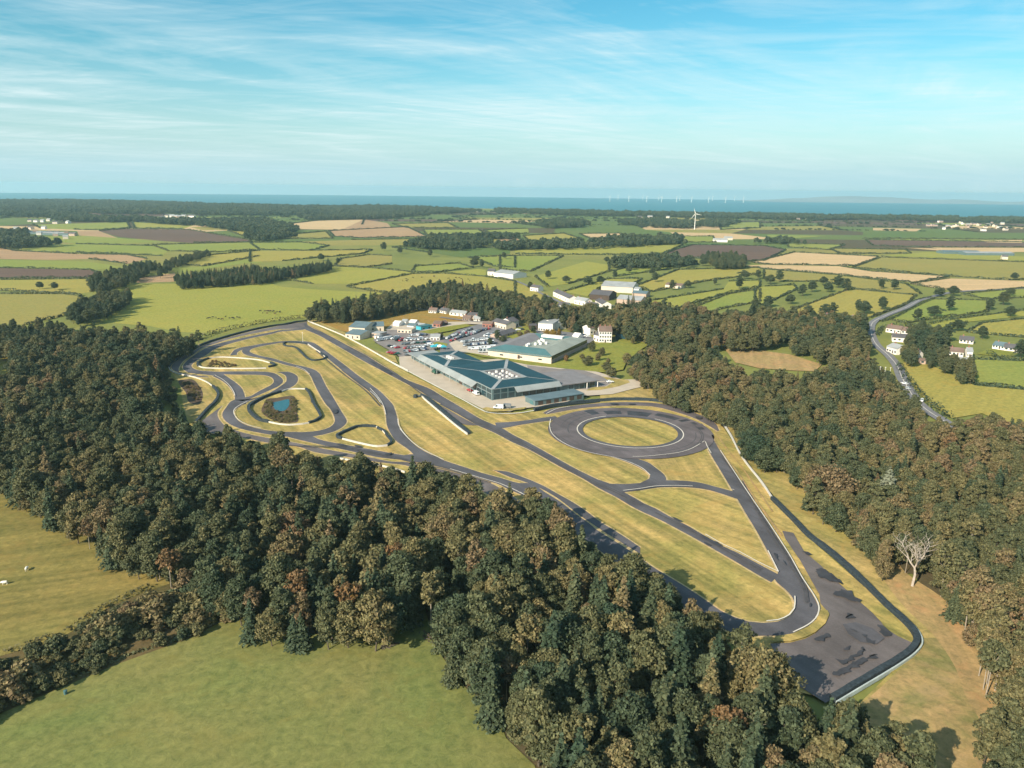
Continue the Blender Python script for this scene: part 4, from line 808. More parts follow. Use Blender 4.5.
# the remaining wood: geometry-node scatter, one object for each kind
def gn_scatter(name, pts, protos, label, cat):
    """pts: x,y,z,rot,(sx,sz),tint,index"""
    colp = bpy.data.collections.new(name + '_sources')
    for i, me in enumerate(protos):
        oo = bpy.data.objects.new('%s_source_%02d' % (name, i), me); colp.objects.link(oo)
    n = len(pts); me = bpy.data.meshes.new(name); A = np.array(pts, float)
    me.vertices.add(n); me.vertices.foreach_set('co', A[:, :3].ravel())
    for nm, typ, data in (('rotz', 'FLOAT', A[:, 3]), ('tint', 'FLOAT', A[:, 6]), ('pick', 'INT', A[:, 7].astype(np.int32))):
        at = me.attributes.new(nm, typ, 'POINT'); at.data.foreach_set('value', data.astype(np.float32) if typ == 'FLOAT' else data)
    at = me.attributes.new('size', 'FLOAT_VECTOR', 'POINT'); at.data.foreach_set('vector', np.stack([A[:, 4], A[:, 4], A[:, 5]], 1).astype(np.float32).ravel())
    o = link(name, me)
    ng = bpy.data.node_groups.new(name + '_nodes', 'GeometryNodeTree')
    ng.interface.new_socket('Geometry', in_out='INPUT', socket_type='NodeSocketGeometry'); ng.interface.new_socket('Geometry', in_out='OUTPUT', socket_type='NodeSocketGeometry')
    N = ng.nodes; gi = N.new('NodeGroupInput'); go = N.new('NodeGroupOutput')
    ip = N.new('GeometryNodeInstanceOnPoints'); ci = N.new('GeometryNodeCollectionInfo'); ci.inputs['Collection'].default_value = colp
    ci.inputs['Separate Children'].default_value = True; ci.inputs['Reset Children'].default_value = True
    def attr(nm, ty):
        a = N.new('GeometryNodeInputNamedAttribute'); a.data_type = ty; a.inputs['Name'].default_value = nm; return a.outputs[0]
    cx = N.new('ShaderNodeCombineXYZ'); L = ng.links
    L.new(attr('rotz', 'FLOAT'), cx.inputs['Z'])
    L.new(gi.outputs[0], ip.inputs['Points']); L.new(ci.outputs[0], ip.inputs['Instance']); ip.inputs['Pick Instance'].default_value = True
    L.new(attr('pick', 'INT'), ip.inputs['Instance Index']); L.new(cx.outputs[0], ip.inputs['Rotation']); L.new(attr('size', 'FLOAT_VECTOR'), ip.inputs['Scale'])
    L.new(ip.outputs[0], go.inputs[0])
    md = o.modifiers.new('scatter', 'NODES'); md.node_group = ng
    tag(o, label, cat, None, 'stuff'); return o
GL = {'broadleaf': ('broadleaf_woodland', 'closely packed broadleaf trees making up the rest of the woods', 'woodland'), 'conifer': ('conifer_woodland', 'dark conifers standing among the farther woods', 'woodland'),
      'birch': ('birch_woodland', 'slender pale stemmed birches among the farther woods', 'woodland'), 'bush': ('undergrowth', 'low brown scrub and reeds round the pond and hollows', 'undergrowth')}
for k in GL:
    pts = [(t[0], t[1], 0.4, t[6], t[4], t[4], t[5], t[3]) for t in REST if t[2] == k]
    if pts: gn_scatter(GL[k][0], pts, [p[2] for p in PROTO[k]], GL[k][1], GL[k][2])
# far-off woods
FARW = [[(412,243.5),(440,237),(478,237),(485,243),(465,248),(420,247)],[(500,245),(560,242.5),(630,238),(680,237.5),(680,242),(600,246),(500,248)],
 [(-60,200),(0,201),(60,200.5),(130,201.5),(200,204),(260,205.5),(330,207),(380,206),(430,208),(480,211),(430,213),(350,214),(280,214.5),(200,214),(120,213),(60,211),(-60,210)],
 [(198,221),(260,220),(290,226),(292,232),(250,231),(205,225)],[(60,217.4),(130,218.6),(196,221),(190,224),(130,221),(60,220)],[(300,216),(380,214.6),(430,214.6),(380,218),(310,219)],[(0,213),(60,213.6),(90,216),(30,216.4),(0,216)],[(500,209.5),(600,212),(700,214),(850,216),(1060,219.5),(1060,223),(850,219),(700,217),(600,215),(500,213)],
 [(702,223),(715,221),(735,222),(732,225),(712,226)],[(620,222),(660,220),(700,224),(690,227),(640,226)],[(540,222),(580,221),(582,226),(545,227)],[(250,236),(284,232),(290,236),(262,240)],[(750,214),(800,216),(800,219),(760,218)],[(745,239),(790,240.5),(796,242),(760,241.5)],
 [(0,239),(40,240),(52,246),(20,248),(0,246)],[(486,236),(500,235),(520,236),(500,238)],[(640,258),(680,258),(690,263),(640,266),(610,264),(625,259)],[(0,232),(18,231),(20,238),(0,239)]]
fpts = []; rf = random.Random(31)
for w in FARW:
    wp = PP(w, 5); d = sum(math.hypot(*p) for p in wp) / len(wp); sp = max(9, d / 230)
    for x, y in scatter(wp, sp, rf):
        if y > coast_y(x) - 15: continue
        if math.sin(x * .013 + y * .004) + math.sin(y * .017 - x * .006) + .8 * math.sin(x * .031 - y * .023) + rf.uniform(-.6, .6) > 1.0: continue
        x += rf.gauss(0, sp); y += rf.gauss(0, sp * 1.3)
        s = sp / 8.0 * rf.uniform(.85, 1.2); fpts.append((x, y, 0.5, rf.uniform(0, 6.28), s, min(s, 1.35) * rf.uniform(.8, 1.15), rf.uniform(.0, .25), rf.randrange(3)))
# woods among the random far patchwork and strings of hedgerow trees along its edges
for q in FARHEDGE:
    for a, b in ((q[0], q[1]), (q[1], q[2])):
        if rf.random() < .95:
            L = math.dist(a, b); n = int(L / 9)
            for i in range(n):
                if rf.random() < .25: continue
                u = (i + rf.random()) / max(1, n); x, y = a[0] + (b[0] - a[0]) * u, a[1] + (b[1] - a[1]) * u
                s = rf.uniform(.3, .55) if rf.random() < .75 else rf.uniform(.7, 1.2)
                px, py = proj(x, y, 0)
                if not (-30 < px < 1054) or y < 2300 or y > coast_y(x) - 30: continue
                if any(inpoly(px, py, f[0]) for f in FIELDS): continue
                fpts.append((x, y, 0.3, rf.uniform(0, 6.28), s * 1.5, s * .6, rf.uniform(.0, .25), rf.randrange(3)))
gn_scatter('distant_woodland', fpts, [p[2] for p in PROTO['lowtree']], 'far dark woods and hedgerow trees fading toward the coast', 'woodland')
# ------------------------------------------------------------------ hedges (one for each hedged field)
HLAB = []
def hedge_mesh(poly, closed, w, h, seed, keep=0.86, leaf=None):
    rng = np.random.default_rng(seed); Cs, Ns, Ss = [], [], []; mb = MB()
    pts = poly + ([poly[0]] if closed else [])
    for a, b in zip(pts[:-1], pts[1:]):
        L = math.dist(a, b)
        if L < 1: continue
        gap0 = rng.random() > keep
        if gap0: continue
        n = int(L * (4.0 if leaf is None else 9 / leaf / 3)); n = min(n, 3000)
        t = rng.random(n); th = rng.uniform(-.25, math.pi + .25, n)
        wob = 1 + .35 * np.sin(t * L * .21 + seed) + .25 * np.sin(t * L * .067 + 2 * seed) + rng.normal(size=n) * .12
        dx, dy = (b[0] - a[0]) / L, (b[1] - a[1]) / L
        rr = np.clip(wob, .35, 2.2); off = np.cos(th) * w * .5 * rr; zz_ = np.maximum(np.sin(th), 0.05) * h * rr
        x = a[0] + dx * t * L - dy * off; y = a[1] + dy * t * L + dx * off
        Cs.append(np.stack([x, y, zz_ + .2], 1)); nn = np.stack([-dy * np.cos(th), dx * np.cos(th), np.abs(np.sin(th)) + .1], 1) + rng.normal(size=(n, 3)) * .35
        Ns.append(nn / np.linalg.norm(nn, axis=1)[:, None]); Ss.append(rng.uniform(.6, 1.3, n) * (leaf or min(1.3, w * .33)))
    if not Cs: return None
    return quads_mesh('hedge', np.concatenate(Cs), np.concatenate(Ns), np.concatenate(Ss), rng, asp=.8)
for i, (pp, mk, lab, hd) in enumerate(FIELDS):
    if not hd: continue
    w = PP(pp); d = sum(math.hypot(*p) for p in w) / len(w)
    wd = 1.7 + d * 0.0006; ht = 1.3 + d * 0.0005
    me = hedge_mesh(w, True, wd, ht, 40 + i, .84)
    if me is None: continue
    o = link('hedge', me, M['leaf']); o['tint'] = 0.1 + (i * 37 % 20) / 100.0
    tag(o, 'dark hedge round ' + lab, 'hedge', 'field hedges')
XH = [([(1024,390.5),(975,385.5),(955,381)], 2.0, 1.5, 'low dark hedge splitting the yellow roadside field', .1),
      ([(898,366),(904,376),(916,392),(924,401),(932,406),(942,415),(951,421)], 4.0, 3.2, 'thick dark hedge along the village road and yellow field', .08),
      ([(196,341),(215,334),(240,328),(270,322.5),(300,319),(309,317.5)], 3.0, 2.2, 'brown hedge between the track bank and cattle pasture', .45),
      ([(300,344),(306,343.6)], 1.0, .6, None, .3),
      ([(870,318),(880,314),(900,307),(915,301),(932,297)], 2.6, 1.8, 'dark hedge on the near side of the winding road', .1),
      ([(880,322),(892,319),(908,311),(922,304),(934,299)], 2.6, 1.8, 'dark hedge on the far side of the winding road', .1),
      ([(877,336),(884,328),(900,326),(918,327),(932,324),(952,320)], 3.4, 2.6, 'dark hedge behind the white village houses', .1),
      ([(10,700),(60,684),(120,660),(190,636),(235,614)], 1.6, .9, 'low bramble hedge along the lower meadow top', .4),
      ([(5,655),(60,638),(112,605),(150,589)], 1.6, 1.1, 'low scrubby hedge along the upper meadow bottom', .5),
      ([(988,354),(1000,359),(1030,361.5)], 3.0, 2.0, 'dark hedge below the small bungalow lawn', .1),
      ([(376,343),(392,352),(398,357)], 1.2, .6, 'low green hedge beside the car park edge', .3)]
for i, (pp, w, h, lab, tn) in enumerate(XH):
    if lab is None: continue
    nearb = pp[0][1] > 600
    me = hedge_mesh([tuple(v) for v in cat_rom(PP(pp), 12)], False, w, h, 300 + i, 1.0, 0.3 if nearb else (.45 if pp[0][1] > 310 else None))
    o = link('hedge', me, M['leaf']); o['tint'] = tn; tag(o, lab, 'hedge', 'field hedges')
# brush heap in the meadow corner
mb = None
# ------------------------------------------------------------------ dead tree and dome tree
def dead_tree():
    r = empty('dead_tree', (*DEADP, 0.7), 0, .86); tag(r, 'bare pale dead tree standing alone at the right wood edge', 'tree')
    tr = MB(); br = MB(); rng = random.Random(3)
    def grow(p, d, L, rad, lev):
        n = 3; q = p
        for i in range(n):
            d2 = (d + Vector((rng.uniform(-.22, .22), rng.uniform(-.22, .22), rng.uniform(-.05, .15)))).normalized()
            e = q + d2 * L / n; (tr if lev == 0 else br).tube(q, e, rad * (1 - .2 * i / n * 1.5), rad * (1 - .2 * (i + 1) / n * 1.5), 6); q = e; d = d2
            if lev > 0 and lev < 3 and i < 2:
                sd = (d + Vector((rng.uniform(-1, 1), rng.uniform(-1, 1), rng.uniform(-.1, .5)))).normalized(); grow(q, sd, L * .55, rad * .5, lev + 1)
        if lev < 5:
            for k in range(3 if lev == 0 else 2):
                a = k * 2.2 + rng.uniform(0, 1) + lev; sd = (d * .8 + Vector((math.cos(a), math.sin(a), .25)) * (.75)).normalized()
                grow(q, sd, L * (.85 if lev == 0 else .66), rad * .6, lev + 1)
    grow(Vector((0, 0, -.2)), Vector((.22, .05, 1)), 6.4, .46, 0)
    tr.build('trunk', M['white_bark'], r); br.build('branch', M['white_bark'], r)
dead_tree()
dm = empty('broadleaf_tree', (*DOMEP, .6)); tag(dm, 'large domed russet brown tree at the left edge of the right wood', 'tree')
C_, N_, S_, mb_ = broadleaf(77, 10.0, 13.0, 90, 85, .36, .06, 1.0); cmx = quads_mesh('crown', C_, N_, S_, np.random.default_rng(1))
o = link('crown', cmx, M['leaf'], dm); o['tint'] = .68
mb_.m = [0] * len(mb_.m); mb_.build('trunk', M['bark'], dm)
def pale_conifer():
    p = P(884, 512); r = empty('conifer_tree', (*p, .6)); tag(r, 'pale silvery cedar with layered branches in the right wood', 'tree')
    C, N2, S, mb = conifer(91, 5.0, 17.0, 13, .4, .12, .2); me = quads_mesh('crown', C, N2, S, np.random.default_rng(2))
    o = link('crown', me, plain('silvery_needles', (.17, .18, .12), .7, var=.3, scale=2), r); mb.m = [0] * len(mb.m); mb.build('trunk', M['bark'], r)
clear(P(884, 512), 1); pale_conifer()
# ------------------------------------------------------------------ barriers
def wallsweep(px, w, h, z0=0.7, bump=0.0, closed=False, smooth=True):
    c = cat_rom(PP(px), 1.6, closed) if smooth else [Vector(p) for p in PP(px)]
    if closed: c.append(c[0])
    a, b = offset_line(c, w); mb = MB(); rng = random.Random(len(px))
    H = [h * (1 + bump * rng.uniform(-1, 1)) for _ in c]
    n = len(c); V = []
    for i in range(n):
        V += [(*a[i], z0 - .4), (*a[i], z0 + H[i]), (*b[i], z0 + H[i]), (*b[i], z0 - .4)]
    mb.v = V
    for i in range(n - 1):
        for k in range(3):
            mb.f.append((4 * i + k, 4 * i + k + 1, 4 * i + 5 + k, 4 * i + 4 + k)); mb.m.append(0)
    mb.f += [(0, 3, 2, 1), (4 * n - 4, 4 * n - 3, 4 * n - 2, 4 * n - 1)]; mb.m += [0, 0]
    return mb
def barrier(label, segs):
    x, y = P(*segs[0][1][0]); r = empty('track_barrier', (0, 0, 0)); tag(r, label, 'barrier', 'crash barriers round the circuit')
    for nm, px, w, h in segs:
        mat = {'tyre_wall': M['tyre'], 'rail': M['rail'], 'pale_rail': M['belt']}[nm]
        if nm == 'rail': h *= .6; w *= .6
        if nm == 'pale_rail': h *= .55
        wallsweep(px, w, h, 0.75, .08 if nm == 'tyre_wall' else 0).build('tyre_wall' if nm == 'tyre_wall' else 'rail', mat, r)
barrier('long dark tyre barrier round the outside of the far left bend', [('tyre_wall', t1([(72,468),(95,438),(160,391),(260,331),(370,276),(480,240),(620,200),(760,165),(900,138),(1020,122)]) + t2([(120,108),(215,97)]), 1.2, 1.2), ])
barrier('white and dark curved barrier outside the left corner by the mud hollow', [('rail', t1([(72,470),(85,495),(110,510),(180,530),(280,550),(380,592),(425,625)]), .7, 1.0), ('tyre_wall', t1([(425,625),(450,650),(466,680),(462,720),(430,765)]) + t3([(400,150),(320,240),(280,290)]), 1.3, 1.1)])
barrier('flat oval white and dark barrier loop in the left infield', [('tyre_wall', t1([(312,462),(300,444),(330,420),(390,398)]), 1.2, 1.0), ('rail', t1([(395,396),(480,388),(560,390),(700,400),(800,412),(885,435)]), .7, 1.0), ('tyre_wall', t1([(885,435),(918,447),(905,460),(870,468)]), 1.2, 1.0), ('rail', t1([(850,477),(720,480),(600,480),(450,478),(350,473),(312,462)]), .8, 1.0)])
barrier('barrier loop round the teal pond', [('rail', [(281,393.4),(288,391),(296,390.4),(306,390.6)], .7, 1.0), ('tyre_wall', [(306,390.6),(309,394),(313.8,405),(320,416),(320.6,419),(313.8,423.5),(309,424.8)], 1.1, 1.0), ('rail', [(309,424.8),(302.5,425.8),(290,426.7),(280,426),(268.8,423.8)], .7, 1.0), ('tyre_wall', [(268.8,423.8),(260,421.9),(252.5,416.5),(248.8,411.5),(250,407),(260,401),(270,396.8),(281,393.4)], 1.4, 1.1)])
barrier('small triangular barrier loop with one white side', [('tyre_wall', [(342,440.4),(338,439.6),(337,437.8),(342.5,434.6),(350,431.5),(357.5,428.6),(367,428),(376,428.6)], 1.1, 1.0), ('rail', [(376,428.6),(380,430.4),(385.5,436),(391,443)], .5, 1.0), ('tyre_wall', [(377.5,430),(383,432.4),(387.5,438),(391.6,443.6),(390.4,445.6),(387.5,447.3)], .9, .9), ('rail', [(387.5,447.5),(377.5,448.4),(360,445.2),(342.5,440.8)], .8, 1.1)])
barrier('narrow dark barrier loop near the far bend of the inner track', [('tyre_wall', [(307.5,345.6),(302,344.4),(294,343.6),(286,343.8),(283.4,345.6),(287,347.4),(294,348.2),(301,353.6),(306,358.6),(310,361),(314,361.8),(322.5,360.8),(325.8,358.8),(321,354.4)], .9, .9), ('rail', [(307.5,345.2),(314,349.6),(321,354.2),(325.4,358.4)], .6, 1.1)])
barrier('long white concrete wall between the long straight and the car park', [('rail', [(307.5,321.8),(337.5,334.2),(347.5,338.8),(362.5,346.8),(380,356.8),(397.5,366.8),(408,372.3)], .5, 1.2)])
barrier('short straight barrier with dark end block on the central infield', [('tyre_wall', [(414,398.6),(417,398.8)], 2.2, 1.4), ('rail', [(417,398),(420.5,397.3),(424.5,400.8),(442.5,416.2),(456,427.6),(467.5,436.3)], .8, 1.2), ('tyre_wall', [(421.5,397.2),(426,399.6),(444,414.6),(457.5,426),(469,435.6)], 1.6, 1.1)])
barrier('dark tyre barrier curving round the top of the skid ring', [('tyre_wall', [(534,412),(551,408),(570,405.4),(595,402.8),(620,401.3),(648,401.8),(659,402.8),(677.5,405.8),(696,411.8),(710,417.5),(720.6,423.5)], 1.3, 1.3)])
barrier('straight white barrier beside the right hand straight', [('rail', [(720.6,423.8),(724,427),(730,436),(738.8,453.8),(746,465),(762.5,486),(772,500.6)], .8, 1.1)])
barrier('long dark tyre barrier with pale rail round the right run-off', [('tyre_wall', [(772,501),(793,522),(810,539.6),(825,550.6),(840,563.2),(855,577),(868,590),(878,600),(887,609),(900,620.4),(910,630.4),(915.5,639),(916,646),(910,654.4),(897,664),(882,673),(866,682.5),(850,692),(832,703)], 1.5, 1.1),
   ('pale_rail', [(774,500.6),(795,521.4),(812,538.8),(827,549.8),(842,562.2),(857,575.8),(870,588.8),(880,598.8),(890,608.6),(904,620.8),(915,631.4),(921,641),(921.5,648),(915,656.6),(901,667),(886,676.4),(870,686),(854,695.6),(836,706.6)], .35, 1.1)])
barrier('low white barrier blocks along the wood side of the back straight', [('rail', [(340,460.6),(345,461.4),(350,462.4)], .7, 1.0), ('rail', [(363,464.2),(375,466.4),(386,469),(396,471.6),(405,474.4)], .6, 1.0)])
# ------------------------------------------------------------------ buildings
def local(o, U, V):
    return lambda u, v, z: (o[0] + U[0] * u + V[0] * v, o[1] + U[1] * u + V[1] * v, z)
def main_building():
    C0 = P(492, 402); E = P(411.5, 359.8); D = Vector((E[0] - C0[0], E[1] - C0[1])); Lu = D.length; U = D.normalized(); V = Vector((U.y, -U.x))
    L = local(C0, U, V); r = empty('workshop_building', (0, 0, 0)); tag(r, 'large low workshop with dark teal hipped roofs round a rooftop plant well', 'building')
    zb = 0.95; ez = zb + 3.7; ez2 = zb + 6.0; dep = 42.0; u2 = 60.0; d1 = 26.0; u1 = 98.0
    def slab(nm, mat, u_0, u_1, v_0, v_1, z0, z1):
        g = MB(); q = [(u_0, v_0), (u_1, v_0), (u_1, v_1), (u_0, v_1)]; g.hexa([L(*p, z0) for p in q][::-1], [L(*p, z1) for p in q][::-1]); return g.build(nm, mat, r)
    w = MB(); out = [(0, 0), (u1, 0), (u1, d1), (u2, d1), (u2, dep), (0, dep)]
    for a, b in zip(out, out[1:] + out[:1]): w.poly([L(*a, 0), L(*b, 0), L(*b, ez2 - .02), L(*a, ez2 - .02)])
    w.build('wall', M['steel_wall'], r)
    slab('wall', M['steel_wall'], u1 + .02, Lu, 0, 16, 0, ez - .1); slab('flat_roof', M['grey_roof'], u1 + .02, Lu + .4, -2.8, 16.4, ez - .08, ez + .3)
    for i in range(19):      # bays of the long front
        a = 1 + (Lu - 2) * i / 19; b = a + (Lu - 2) / 19 * .84
        tall = a < 17
        slab('window', M['dark_glass'], a, b, -.09, .02, zb + (.2 if tall or i % 4 == 2 else 1.0), zb + 3.1)
        if tall: slab('window', M['dark_glass'], a, b, -.09, .02, zb + 3.6, zb + 5.5)
    for i in range(9):       # bays of the short front
        a = 1 + (dep - 2) * i / 9; b = a + (dep - 2) / 9 * .84
        slab('window', M['dark_glass'], -.09, .02, a, b, zb + .3, zb + 3.1)
        if a < 13: slab('window', M['dark_glass'], -.09, .02, a, b, zb + 3.6, zb + 5.5)
    def lean(nm, a, b, side):
        c = MB(); f = (lambda t, o, z: L(t, o, z)) if side == 'u' else (lambda t, o, z: L(o, t, z))
        T = [f(a, -.03, ez2 - .1), f(b, -.03, ez2 - .1), f(b, -3.2, ez), f(a, -3.2, ez)]; B = [(x, y, z - .3) for x, y, z in T]
        c.hexa(B, T); return c.build(nm, M['grey_roof'], r)
    lean('canopy_roof', 17.5, u1, 'u'); lean('canopy_roof', 13.5, dep, 'v')
    for i in range(10): t = 20 + i * 9.2; g = MB(); g.tube(L(t, -3.0, .5), L(t, -3.0, ez - .28), .12, .12, 6); g.build('column', M['metal'], r)
    gb = MB(); gb.tube(L(0, -.05, ez2), L(17.5, -.05, ez2), .2, .2, 4); gb.tube(L(-.05, 0, ez2), L(-.05, 13.5, ez2), .2, .2, 4); gb.tube(L(0, -.1, zb + 3.35), L(17.5, -.1, zb + 3.35), .12, .12, 4); gb.build('parapet_rail', M['grey_roof'], r)
    def hip(a0, a1, b0, b1, wu0, wu1, wv0, wv1, ze, zt, peak):
        m_ = MB(); A = [(a0, b0), (a1, b0), (a1, b1), (a0, b1)]; B = [(wu0, wv0), (wu1, wv0), (wu1, wv1), (wu0, wv1)]
        for i in range(4):
            j = (i + 1) % 4; m_.poly([L(*A[i], ze), L(*A[j], ze), L(*B[j], zt), L(*B[i], zt)][::-1])
        m_.build('roof', M['teal_roof'], r)
        f = MB()
        for i in range(4):
            a, b = Vector(L(*A[i], ze + .06)), Vector(L(*B[i], zt + .1)); d = b - a; pz = Vector((-d.y, d.x, 0)).normalized() * (.95 if i in (0, 2) else .4)
            f.poly([a - pz, a + pz, b + pz, b - pz])
        f.build('flashing', M['ltgrey_roof'], r)
        f = MB(); cu, cv_ = (wu0 + wu1) / 2, (wv0 + wv1) / 2; k = 1.9
        O = [(wu0 - k, wv0 - k), (wu1 + k, wv0 - k), (wu1 + k, wv1 + k), (wu0 - k, wv1 + k)]
        for i in range(4):
            j = (i + 1) % 4; f.poly([L(*O[i], zt + .04), L(*O[j], zt + .04), L(*B[j], zt + .16), L(*B[i], zt + .16)][::-1])
        f.build('well_rim', M['grey_roof'], r)
        k_ = MB()
        for i in range(4):
            j = (i + 1) % 4; k_.poly([L(*B[i], zt + .15), L(*B[j], zt + .15), L(*B[j], zt - 1.2), L(*B[i], zt - 1.2)])
        k_.poly([L(*p, zt - 1.1) for p in B]); k_.build('plant_well', M['flat_roof'], r)
    hip(0, u2, 0, dep, 14, 35, 13, 27, ez2, ez2 + .9, 0)
    hip(u2 + .02, u1, 0, d1, 71, 83, 8, 14, ez2, ez2 + 1.1, 0)
    rng = random.Random(2)
    for i in range(15):
        u = 16.5 + (i % 5) * 4.0 + rng.uniform(-.6, .6); v = 15.5 + (i // 5) * 4.4 + rng.uniform(-.4, .4); s_ = rng.uniform(.45, .8); h = rng.uniform(.7, 1.2)
        slab('air_handling_unit', M['white'], u - s_, u + s_, v - s_ * .8, v + s_ * .8, ez2 - .18, ez2 - .18 + h)
    for i in range(3): slab('air_handling_unit', M['white'], 73 + i * 3, 74.8 + i * 3, 9.8, 11.8, ez2 + .05, ez2 + 1.6)
    g = MB(); q = [(-1, dep + .02), (-1, dep + 24), (24, dep + 24), (28, dep + .02)]
    g.hexa([L(*p, 0) for p in q][::-1], [L(*p, zb + 3.5) for p in q][::-1]); g.build('wall', M['steel_wall'], r)
    q2 = [(-2.4, dep + .1), (-2.4, dep + 25.5), (25, dep + 25.5), (29, dep + .1)]; g = MB()
    g.hexa([L(*p, zb + 3.52) for p in q2][::-1], [L(*p, zb + 4.0) for p in q2][::-1]); g.build('flat_roof', M['flat_roof'], r)
    for i in range(5): v0 = dep + 6 + i * 3.6; slab('window', M['dark_glass'], -1.1, -.98, v0, v0 + 3, zb + .1, zb + 3.3)
    for v0 in (dep + 17.5, dep + 24.8): g = MB(); g.tube(L(-2.1, v0, .5), L(-2.1, v0, zb + 3.5), .22, .22, 8); g.build('column', M['white'], r)
    slab('door', M['timber'], 37, 40, -.14, -.1, zb, zb + 3.2)
main_building()
def second_building():
    A = P(488.2, 356.3); B = P(551.2, 363.9); C = P(587, 346.3); U = Vector((A[0] - B[0], A[1] - B[1])); Lu = U.length; U.normalize(); V = Vector((C[0] - B[0], C[1] - B[1])); Lv = V.length; V.normalize()
    L = local(B, U, V); r = empty('workshop_building', (0, 0, 0)); tag(r, 'cream walled workshop block with pale teal and grey green roofs round a court', 'building')
    h = 5.2; d = 17.0; w = MB(); zb = .9
    for a, b in (((0, 0), (Lu, 0)), ((Lu, 0), (Lu, Lv)), ((Lu, Lv), (0, Lv))): w.poly([L(*a, 0), L(*b, 0), L(*b, h), L(*a, h)])
    w.build('wall', M['cream'], r)
    w = MB(); w.poly([L(0, 0, 0), L(0, Lv, 0), L(0, Lv, h), L(0, 0, h)]); w.build('wall', M['stone'], r)
    w = MB(); w.poly([L(-.03, .5, h - 2.6), L(-.03, Lv - .5, h - 2.6), L(-.03, Lv - .5, h - .3), L(-.03, .5, h - .3)]); w.build('window_band', M['dark_glass'], r)
    g = MB(); g.poly([L(1, -.7, h - 1.0), L(Lu + .5, -.7, h - 1.0), L(Lu + .5, -.7, h + .15), L(-.5, -.7, h + .15)]); g.build('gutter_band', M['steel_wall'], r)
    p = 2.4
    f = MB(); f.poly([L(-.6, -.7, h + .2), L(Lu + .6, -.7, h + .2), L(Lu - d * .5, d * .5, h + p), L(d * .5, d * .5, h + p)]); f.poly([L(d * .5, d * .5, h + p), L(Lu - d * .5, d * .5, h + p), L(Lu - d, d, h + .4), L(d, d, h + .4)]); f.build('roof', M['teal_pale'], r)
    f = MB(); f.poly([L(-.6, -.7, h + .2), L(d * .5, d * .5, h + p), L(d * .5, Lv - d * .5, h + p), L(-.6, Lv + .6, h + .2)]); f.build('roof', M['greygreen_roof'], r)
    f = MB(); f.poly([L(d * .5, d * .5, h + p), L(d, d, h + .4), L(d, Lv - d, h + .4), L(d * .5, Lv - d * .5, h + p)]); f.build('roof', M['greygreen_roof'], r)
    f = MB(); f.poly([L(-.6, Lv + .6, h + .2), L(d * .5, Lv - d * .5, h + p), L(Lu - d * .5, Lv - d * .5, h + p), L(Lu + .6, Lv + .6, h + .2)]); f.poly([L(d * .5, Lv - d * .5, h + p), L(d, Lv - d, h + .4), L(Lu - d, Lv - d, h + .4), L(Lu - d * .5, Lv - d * .5, h + p)]); f.build('roof', M['teal_pale'], r)
    f = MB(); f.poly([L(Lu + .6, -.7, h + .2), L(Lu + .6, Lv + .6, h + .2), L(Lu - d * .5, Lv - d * .5, h + p), L(Lu - d * .5, d * .5, h + p)]); f.poly([L(Lu - d * .5, d * .5, h + p), L(Lu - d * .5, Lv - d * .5, h + p), L(Lu - d, Lv - d, h + .4), L(Lu - d, d, h + .4)]); f.build('roof', M['flat_roof'], r)
    f = MB(); f.poly([L(d, d, h + .38), L(Lu - d, d, h + .38), L(Lu - d, Lv - d, h + .38), L(d, Lv - d, h + .38)]); f.build('court_roof', M['greygreen_roof'], r)
    rng = random.Random(6)
    for i in range(8):
        u = d + 1 + rng.random() * max(1, Lu - 2 * d - 2); v = d + 2 + i * (Lv - 2 * d - 4) / 8; s = .8; f = MB(); b4 = [L(u - s, v - s, h + .4), L(u + s, v - s, h + .4), L(u + s, v + s, h + .4), L(u - s, v + s, h + .4)]; f.hexa(b4, [(q[0], q[1], q[2] + 1.6) for q in b4]); f.build('roof_unit', M['white'], r)
    f = MB(); b4 = [L(Lu * .3, Lv - 14, h + .4), L(Lu * .65, Lv - 14, h + .4), L(Lu * .65, Lv - 9, h + .4), L(Lu * .3, Lv - 9, h + .4)]; f.hexa(b4, [(q[0], q[1], q[2] + 2.2) for q in b4]); f.build('roof_unit', M['whitewall'], r)
    for i in range(9):
        u0 = 2 + i * (Lu - 4) / 9; g = MB(); g.hexa([L(u0, -.1, zb + .8), L(u0 + 2.6, -.1, zb + .8), L(u0 + 2.6, .05, zb + .8), L(u0, .05, zb + .8)], [L(u0, -.1, zb + 1.7), L(u0 + 2.6, -.1, zb + 1.7), L(u0 + 2.6, .05, zb + 1.7), L(u0, .05, zb + 1.7)])
        if i % 3 == 1: g.build('window', M['dark_glass'], r)
    g = MB(); g.hexa([L(Lu * .49, -.12, zb), L(Lu * .49 + 1.6, -.12, zb), L(Lu * .49 + 1.6, .05, zb), L(Lu * .49, .05, zb)], [L(Lu * .49, -.12, zb + 2.4), L(Lu * .49 + 1.6, -.12, zb + 2.4), L(Lu * .49 + 1.6, .05, zb + 2.4), L(Lu * .49, .05, zb + 2.4)]); g.build('door', M['timber'], r)
second_building()
